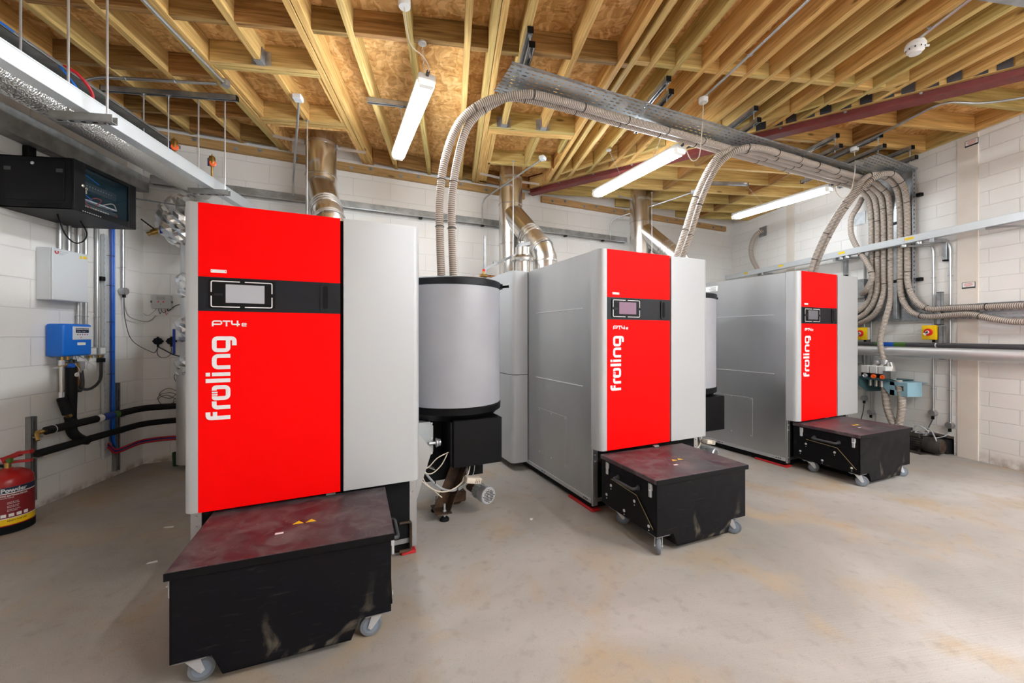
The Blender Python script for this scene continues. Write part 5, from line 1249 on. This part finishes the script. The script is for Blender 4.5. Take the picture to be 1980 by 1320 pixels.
for i, (y, z0, z1) in enumerate(((3.415, .08, .70), (4.16, .05, .86))):
    t = thing('upright_channel', 'slotted steel upright behind the low black pipes, ' + ('left one by the extinguisher' if i == 0 else 'right one near the corner'), 'steel channel', (LX, y, z0), 0, 'slotted uprights behind the low pipes', world=True)
    m = MB(); m.box(LX, LX+.041, y-.0205, y-.018, z0, z1); m.box(LX, LX+.041, y+.018, y+.0205, z0, z1); m.box(LX, LX+.003, y-.02, y+.02, z0, z1); m.box(LX+.0385, LX+.041, y-.0205, y-.010, z0, z1); m.box(LX+.0385, LX+.041, y+.010, y+.0205, z0, z1); part(t, 'channel', m, M['galv_dull'], smooth=0)
    for z in (.59, .44): m = MB(); m.box(LX+.03, LX+.085, y-.016, y+.016, z-.045, z-.035); part(t, 'pipe_clip', m, M['galv'], smooth=0)
# flexible conduits and sockets
for i, (y, z) in enumerate(((3.90, 1.163), (3.995, 1.163))):
    t = thing('socket_box', ('left', 'right')[i] + ' one of two small metal socket boxes beside the blue unit', 'socket', (LX, y, z), R(90), 'metal socket boxes by the blue unit')
    m = MB(); m.box(-.040, .040, -.04, 0, -.036, .036, .003); part(t, 'back_box', m, M['grey_plastic']); m = MB(); m.box(-.026, .026, -.043, -.04, -.026, .026, .001); part(t, 'faceplate', m, M['white'])
    m = MB(); m.cyl((0, -.02, -.036), (0, -.02, -.06), .013, 10); part(t, 'gland', m, M['brass'])
hosef = lambda label, pts, r: single('flexible_conduit', label, 'conduit', MB().tube(curve(pts, 8), r, 10), M['dark_grey'], pts[0], 'black flexible conduits below the blue unit')
hosef('thin black flexible conduit rising to the right socket box', [(LX+.06, 3.71, 1.11), (LX+.07, 3.71, .98), (LX+.07, 3.75, .87), (LX+.07, 3.84, .85), (LX+.06, 3.94, .91), (LX+.03, 3.99, 1.02), (LX+.025, 3.995, 1.11)], .011)
hosef('short black flexible conduit hanging in a tight loop', [(LX+.05, 3.685, 1.11), (LX+.06, 3.69, .95), (LX+.07, 3.715, .86), (LX+.07, 3.75, .85), (LX+.06, 3.775, .91), (LX+.05, 3.775, 1.02)], .013)
t = thing('float_switch', 'grey cylindrical fitting with coiled white flex under the blue unit', 'fitting', (LX+.04, 3.775, 1.02), 0, world=True)
m = MB(); m.cyl((LX+.05, 3.775, 1.02), (LX+.05, 3.775, 1.085), .024, 16); m.cyl((LX+.05, 3.775, .99), (LX+.05, 3.775, 1.02), .014, 10); part(t, 'body', m, M['grey_plastic'])
m = MB(); m.tube(curve([(LX+.05, 3.76, 1.13), (LX+.08, 3.80, 1.08), (LX+.09, 3.845, 1.04), (LX+.08, 3.82, 1.0), (LX+.08, 3.79, 1.04), (LX+.07, 3.84, 1.11)], 8), .004, 7); part(t, 'flex', m, M['white'])
# conduits on the left wall
for i, (y, z0, r, lab) in enumerate(((3.63, 1.97, .014, 'leftmost conduit above the white enclosure'), (3.705, 1.97, .014, 'second conduit above the white enclosure'), (3.785, 1.39, .012, 'conduit passing the right edge of the white enclosure'), (3.853, 1.39, .012, 'conduit just right of the white enclosure'), (3.962, 1.19, .014, 'conduit running down to the socket boxes'))):
    conduit(lab, [(LX+.022, y, 2.68), (LX+.022, y, z0)], r=r, clips=[((LX+.022, y, 1.46), (0, 0, 1))] if z0 < 1.5 else [], group='upright conduits on the left wall')
conduit('conduit ending in a round box right of the blue cables', [(LX+.022, 4.238, 2.70), (LX+.022, 4.238, 1.74)], r=.012, clips=[((LX+.022, 4.238, 1.94), (0, 0, 1))], group='upright conduits on the left wall', boxes=[((LX+.03, 4.238, 1.715), (1, 0, 0), .034)])
single('cable_gland', 'small black gland under the round box on the left wall', 'gland', MB().cyl((LX+.03, 4.238, 1.655), (LX+.03, 4.238, 1.685), .013, 10), M['black'], (LX+.03, 4.238, 1.655))
# slotted tray with blue cables
t = thing('cable_tray', 'upright slotted tray with a bundle of blue cables on the left wall', 'cable tray', (LX, 4.07, .22), 0, world=True)
m = MB(); m.box(LX+.01, LX+.012, 4.02, 4.10, .20, 2.20); m.box(LX+.01, LX+.034, 4.018, 4.02, .20, 2.20); part(t, 'channel', m, M['trunking'], smooth=0)
for k in range(36): m = MB(); z = .26+k*.054; m.box(LX+.012, LX+.0128, 4.040, 4.050, z, z+(.022 if k % 2 else .014)); part(t, 'slot', m, M['label_red' if k % 3 == 0 else 'matt_black'], smooth=0)
for k in range(4):
    y = 4.104+k*.009; x = LX+.022+.005*(k % 2); m = MB()
    m.tube(bend([(x, y, 2.66), (x, y+.002, 1.4), (x, y, .34-.01*k), (x+.01, y+.06, .245-.008*k)], .10), .0062, 6); part(t, 'blue_cable', m, M['blue' if k % 2 else 'blue_dark'])
for z in (.55, .95, 1.15, 1.42, 1.75, 2.02): m = MB(); m.torus((LX+.025, 4.095, z), (0, 0, 1), .028, .002, 16, 4); part(t, 'cable_tie', m, M['black'])
for z in (1.08, 1.80): m = MB(); m.box(LX, LX+.045, 3.98, 4.018, z-.018, z+.018, .002); part(t, 'channel_end', m, M['black'])
# cables along the foot of the walls to the green pot
e1_, e2_ = on_back(-3.0, .05), on_back(-2.80, .06)
for i, (mm, dz, lab) in enumerate((('red_cable', 0, 'red cable'), ('blue_dark', .018, 'dark blue cable'), ('red_cable', .030, 'second red cable'))):
    single('floor_level_cable', lab + ' running low round the left corner', 'cable', MB().tube(bend([(LX+.04, 4.05, .30+dz), (LX+.04, 4.12, .215+dz), (LX+.05, 4.40, .235+dz), (e1_[0]+.03, e1_[1], .235+dz), (e2_[0], e2_[1], .235+dz), (e2_[0]+.07, e2_[1]-.0, .13)], .05), .008, 8), M[mm], (LX+.05, 4.3, .23), 'cables low round the left corner')
m = MB(); m.lathe([(.040, 0), (.046, .13), (.044, .13), (.040, .02)], (-2.72, 4.42, 0), n=16); single('green_pot', 'small dark green pot on the floor in the left corner', 'pot', m, mat('dark green plastic', (.01, .05, .02), .5), (-2.72, 4.42, 0))
# heat meter and junction boxes on the back wall
B0 = Vector(on_back(-2.94, 0)+(0,))
t = thing('heat_meter', 'white heat meter with grey display on the back wall corner', 'meter', (B0.x, B0.y, 1.64), JA)
m = MB(); m.box(-.078, .078, -.05, 0, -.068, .068, .006, 2); bd = part(t, 'case', m, M['meter']); m = MB(); m.box(-.038, .030, -.052, -.05, .020, .052); part(bd, 'display', m, M['grey_plastic'], smooth=0)
for x in (-.024, .016): m = MB(); m.cyl((x, -.05, .0), (x, -.053, .0), .007, 12); part(bd, 'button', m, M['red_plastic'])
m = MB(); m.cyl((-.004, -.05, -.024), (-.004, -.052, -.024), .004, 10); part(bd, 'button', m, M['blue_dark'])
for s in (-1, 1): m = MB(); m.box(s*.078-.010, s*.078+.004, -.045, -.01, -.012, .012, .002); part(t, 'side_clip', m, M['dark_grey'])
for x, dx, z, mm, r in ((-.05, -.10, -.12, 'grey_plastic', .003), (-.03, .02, -.10, 'dark_grey', .003), (-.01, .04, -.09, 'dark_grey', .003), (.02, .02, -.11, 'red_cable', .0025), (.04, .10, -.02, 'dark_grey', .005)):
    m = MB(); m.tube(curve([(x, -.02, -.066), (x+dx*.1, -.025, -.09), (x+dx*.6, -.025, z-.02), (x+dx, -.02, z)], 7), r, 6); part(t, 'cable', m, M[mm])
for i, x in enumerate((-2.975, -2.872)):
    q = on_back(x, 0); t = thing('junction_box', ('left', 'right')[i] + ' one of two small black junction boxes on the back wall', 'junction box', (q[0], q[1], 1.24), JA, 'black junction boxes on the back wall')
    m = MB(); m.lathe([(.036, 0), (.038, .01), (.038, .035), (.030, .042)], (0, 0, 0), (0, -1, 0), 8); part(t, 'case', m, M['black'])
    for a, b in (((-.042, -.02, .0), (.044, -.02, 0)), ((0, -.02, .045), (0, -.02, -.058))): m = MB(); m.cyl(a, b, .010, 8); part(t, 'gland', m, M['black'])
def bk(x, off, z): q = on_back(x, off); return (q[0], q[1], z)
for lab, pts, r, mm in (('grey cable sagging from the round box to the heat meter', [(LX+.03, 4.238, 1.66), (LX+.03, 4.25, 1.56), (LX+.04, 4.30, 1.47), bk(-3.05, .03, 1.44), bk(-2.99, .02, 1.50)], .0045, 'grey_plastic'),
                    ('thin black cable sagging to the left junction box', [(LX+.03, 4.235, 1.66), (LX+.03, 4.25, 1.45), (LX+.04, 4.32, 1.25), bk(-3.02, .03, 1.13), bk(-2.99, .02, 1.14), bk(-2.975, .02, 1.19)], .003, 'dark_grey'),
                    ('thin black cable looping between the junction boxes', [bk(-2.975, .02, 1.19), bk(-2.98, .02, 1.11), bk(-2.94, .02, 1.07), bk(-2.88, .02, 1.10), bk(-2.872, .02, 1.18)], .003, 'dark_grey'),
                    ('black cable splice below the junction boxes', [bk(-2.97, .02, 1.18), bk(-2.91, .03, 1.14), bk(-2.85, .03, 1.10), bk(-2.77, .03, 1.07)], .005, 'black'),
                    ('long tangled black cable hanging beside the jacketed riser', [bk(-2.76, .05, 1.62), bk(-2.765, .05, 1.3), bk(-2.78, .05, 1.0), bk(-2.84, .06, .88), bk(-2.80, .06, .76), bk(-2.86, .07, .66), bk(-2.95, .07, .70), bk(-2.88, .08, .76), bk(-2.79, .07, .70), bk(-2.84, .08, .63), bk(-2.80, .07, .55), bk(-2.72, .06, .47)], .003, 'dark_grey'),
                    ('coiled black cable end over the upper lagged pipe', [bk(-2.95, .13, .66), bk(-2.92, .13, .71), bk(-2.84, .13, .72), bk(-2.78, .13, .67), bk(-2.83, .13, .62), bk(-2.90, .13, .60), bk(-2.94, .13, .66), bk(-2.88, .13, .70), bk(-2.80, .13, .65)], .003, 'dark_grey')):
    single('cable', lab, 'cable', MB().tube(curve(pts, 8), r, 6), M[mm], pts[0])
# jacketed riser with crumpled foil elbow
rx, ry = -2.555, 4.345
t = thing('jacketed_riser', 'silver jacketed riser pipe in the left corner behind the nearest boiler', 'pipe', (rx, ry, 0), 0, world=True)
m = MB(); m.cyl((rx, ry, .05), (rx, ry, 1.05), .115, 28); part(t, 'lower_jacket', m, M['foil_smooth'])
m = MB(); m.cyl((rx, ry, 1.05), (rx, ry, 2.2), .085, 28); part(t, 'upper_jacket', m, M['foil_smooth'])
def crumple(c, r, sc, seed, n=36, amp=.05):
    m = MB(); m.ball((0, 0, 0), r, sc, n); rnd = random.Random(seed)
    for v in m.bm.verts: v.co *= 1 + rnd.uniform(-amp, amp)*.5 + .05*math.sin(v.co.z*50+v.co.x*60) + .04*math.sin(v.co.y*80-v.co.z*30)
    for v in m.bm.verts: v.co += Vector(c)
    return m
for z, r, sc in ((2.42, .22, (1.15, 1, 1.15)), (1.83, .12, (1, 1, .9)), (1.72, .11, (1, 1, .7)), (1.40, .12, (1, 1, .9)), (1.28, .11, (1, 1, .6)), (1.02, .125, (1, 1, .8)), (.93, .12, (1, 1, .5))):
    part(t, 'foil_wrap', crumple((rx+(.0 if z < 2 else -.02), ry, z), r, sc, int(z*100)), M['crumple'], 'crumpled foil wrapping', smooth=0)
for (a, b, r) in (((-2.74, 4.24, 2.55), (-2.735, 4.22, 2.27), .016), ((-2.63, 4.22, 1.36), (-2.63, 4.22, 1.12), .016)):
    m = MB(); m.beam(a, b, .022, .012, up=(0, 1, 0), b=.003); part(t, 'blue_handle', m, M['blue_dark'], 'dark blue lever handle')
m = MB(); m.lathe([(.022, -.03), (.030, -.02), (.030, .03), (.020, .035), (.020, .06), (.026, .065)], (-2.80, 4.24, 2.29), (-.8, -.2, -.45), 14); v_ = part(t, 'brass_valve', m, M['brass']); m = MB(); m.beam((-2.80, 4.22, 2.31), (-2.88, 4.18, 2.385), .02, .006, b=.002); part(v_, 'lever', m, M['black'])
# brass air vents
for i, (x, y, z) in enumerate(((-2.43, 3.90, 2.975), (-2.235, 4.10, 2.93))):
    t = thing('air_vent', ('left', 'right')[i] + ' small brass air vent standing above the bright trunking', 'air vent', (x, y, z-.12), 0, 'brass air vents above the trunking', world=True)
    m = MB(); m.lathe([(.010, -.12), (.010, -.05), (.018, -.045), (.018, -.03), (.026, -.02), (.027, .03), (.020, .05), (.006, .055), (.006, .07)], (x, y, z), n=18); part(t, 'body', m, M['brass'])
    m = MB(); m.lathe([(.022, -.010), (.028, -.008), (.028, .006), (.022, .008)], (x+.012, y-.01, z-.02), (.6, -.8, 0), 14); part(t, 'red_cap', m, M['orange'])
    m = MB(); m.cyl((x-.03, y, z-.04), (x-.03, y, z+.03), .008, 8); part(t, 'blue_lever', m, M['blue_dark'])
    m = MB(); m.tube(bend([(x, y, z-.11), (x, y, z-.15), (-2.47, y, z-.15)], .02), .010, 8); part(t, 'feed_pipe', m, M['brass'])
# fire extinguisher
t = thing('fire_extinguisher', 'red powder fire extinguisher standing on the floor by the left wall', 'fire extinguisher', (-2.955, 3.135, 0), R(-8))
r = .118; m = MB(); m.lathe([(r, .028), (r, .315), (r*.97, .345), (r*.84, .372), (r*.55, .395), (.028, .402), (.022, .41)], n=48); part(t, 'cylinder', m, M['extinguisher'])
m = MB(); m.lathe([(r*.92, 0), (r+.003, .004), (r+.003, .05), (r, .052)], n=48); part(t, 'foot_ring', m, M['matt_black'])
m = MB(); m.cyl((0, 0, .405), (0, 0, .445), .017, 14); part(t, 'valve', m, M['brass'])
m = MB(); m.beam((-.035, .0, .462), (.055, .02, .500), .026, .030, b=.003); m.beam((.05, .018, .504), (.118, .035, .512), .026, .020, b=.003); part(t, 'squeeze_lever', m, M['extinguisher'])
m = MB(); m.beam((-.02, 0, .445), (.115, .035, .452), .024, .015, b=.002); part(t, 'carry_handle', m, M['extinguisher'])
m = MB(); m.box(.012, .04, -.022, .0, .448, .478, .003); part(t, 'safety_seal', m, M['green_tape'], 'green seal')
m = MB(); m.tube(curve([(-.02, 0, .42), (-.07, -.01, .425), (-.14, -.02, .40), (-.17, -.02, .30), (-.15, -.02, .07)], 8), .010, 10); part(t, 'discharge_hose', m, M['black'])
def wrap(a0, a1, z0, z1, dr):
    m = MB(); n = 16; A = []
    for k in range(n+1):
        a = R(a0+(a1-a0)*k/n); A.append((m.bm.verts.new(((r+dr)*math.sin(a), -(r+dr)*math.cos(a), z0)), m.bm.verts.new(((r+dr)*math.sin(a), -(r+dr)*math.cos(a), z1))))
    for (a, b), (c, d) in zip(A, A[1:]): m.bm.faces.new((a, c, d, b))
    return m
L0, L1_ = 32, 128
lb = part(t, 'label_frame', wrap(L0, L1_, .088, .305, .0006), M['label'], smooth=60)
part(t, 'label_field', wrap(L0+1.5, L1_, .105, .262, .0011), mat('dark red label', (.22, .01, .015), .4), smooth=60)
part(t, 'label_heading', wrap(L0, L1_, .268, .305, .0014), M['navy'], smooth=60)
part(t, 'label_footer', wrap(L0+4, L1_, .060, .100, .0016), M['yellow'], smooth=60)
def curved_text(txt, size, a0, z, mt, nm, dr=.002, bold=0.0):
    me = text_mesh(txt, size, Matrix.Identity(4), bold, 0.0)
    for v in me.vertices:
        a = R(a0) + v.co.x/r; v.co = Vector(((r+dr)*math.sin(a), -(r+dr)*math.cos(a), z+v.co.y))
    part(t, nm, me, M[mt], smooth=0)
curved_text('Powder', .036, L0+5, .2735, 'trunking', 'heading_text', bold=.0016)
curved_text('FIRE EXTINGUISHER', .0135, L0+4, .246, 'label', 'label_text', bold=.0003)
curved_text('WASTE PAPER', .009, L0+4, .234, 'label', 'label_text')
for k in range(3):
    curved_text('wood & textiles'[:12+k], .009, L0+18, .205-.024*k, 'label', 'label_text'); curved_text('flammable liquids'[:14-k], .009, L0+18, .196-.024*k, 'label', 'label_text')
for k in range(4):
    q = wrap(L0+5+k*16, L0+16+k*16, .112, .132, .0018); part(t, 'pictogram', q, M['label'], smooth=60)
curved_text('READY FOR USE', .012, L0+18, .082, 'label_black', 'footer_text', bold=.0003)
t = thing('trunking', 'galvanised trunking just entering the top right corner of the view', 'trunking', (4.0, 1.59, 3.0), 0, world=True)
m = MB(); m.box(2.62, 5.36, 1.54, 1.64, 3.0, 3.08, .002); part(t, 'duct', m, M['galv'])
for x in (3.0, 4.9): m = MB(); m.cyl((x, 1.59, 3.08), (x, 1.59, ZJ), .005, 8); part(t, 'rod', m, M['chrome'])
# emergency stop at the left edge
t = thing('stop_button', 'red and yellow emergency stop button cut by the left edge of the view', 'button', (LX, 3.03, 1.10), 0, world=True)
m = MB(); m.box(LX, LX+.05, 2.995, 3.065, 1.065, 1.14, .004); part(t, 'box', m, M['yellow']); m = MB(); m.lathe([(.012, 0), (.012, .02), (.022, .024), (.022, .034), (.014, .040)], (LX+.05, 3.03, 1.10), (1, 0, 0), 20); part(t, 'mushroom_head', m, M['red_plastic'])
# items on the back wall behind the drum
q = bw(1.755, 4.6)
t = thing('copper_tee', 'brass and copper fitting with red handle above the first drum', 'fitting', (q[0], q[1], 2.05), JA)
m = MB(); m.box(-.012, .012, -.02, .02, -.35, .48, .001); part(t, 'support_channel', m, M['galv'], smooth=0)
m = MB(); m.cyl((.0, -.05, -.02), (.20, -.05, -.03), .014, 12); part(t, 'copper_pipe', m, M['copper'])
m = MB(); m.cyl((-.08, -.05, -.02), (.01, -.05, -.02), .022, 10); m.cyl((-.03, -.05, -.02), (-.03, -.05, .03), .018, 10); part(t, 'brass_body', m, M['brass'])
m = MB(); m.cyl((-.03, -.05, .03), (-.03, -.05, .06), .017, 12); part(t, 'red_top', m, M['red_plastic'])
m = MB(); m.lathe([(.02, 0), (.022, .02), (.008, .03)], (-.02, -.07, -.20), (0, -1, 0), 12); part(t, 'red_handle', m, M['red_plastic'])
m = MB(); m.beam((-.02, -.03, .06), (.45, -.10, .30), .03, .03); m.box(.10, .14, -.06, -.02, .12, .17, .002); part(t, 'sloping_arm', m, M['galv'])
# paper scraps and crumbs on the floor
for i, (x, y, w_) in enumerate(((-1.90, 3.0, .03), (-1.70, 2.55, .025), (-1.45, 2.30, .02), (.55, 2.75, .015))):
    m = MB(); m.prism([(-w_, -.008), (w_, -.012), (w_*.8, .010), (-w_*.9, .006)], .0005, .002, lambda a, b, h: (a, b, h))
    single('paper_scrap', ('pale paper scrap on the floor nearest the left wall', 'pale paper scrap on the floor, middle of the three left ones', 'pale paper scrap on the floor nearest the first boiler', 'tiny pale scrap on the floor by the drum foot')[i], 'scrap', m, M['label'], (x, y, 0), 'scraps on the floor', rot=.4*i, local=True, smooth=0)
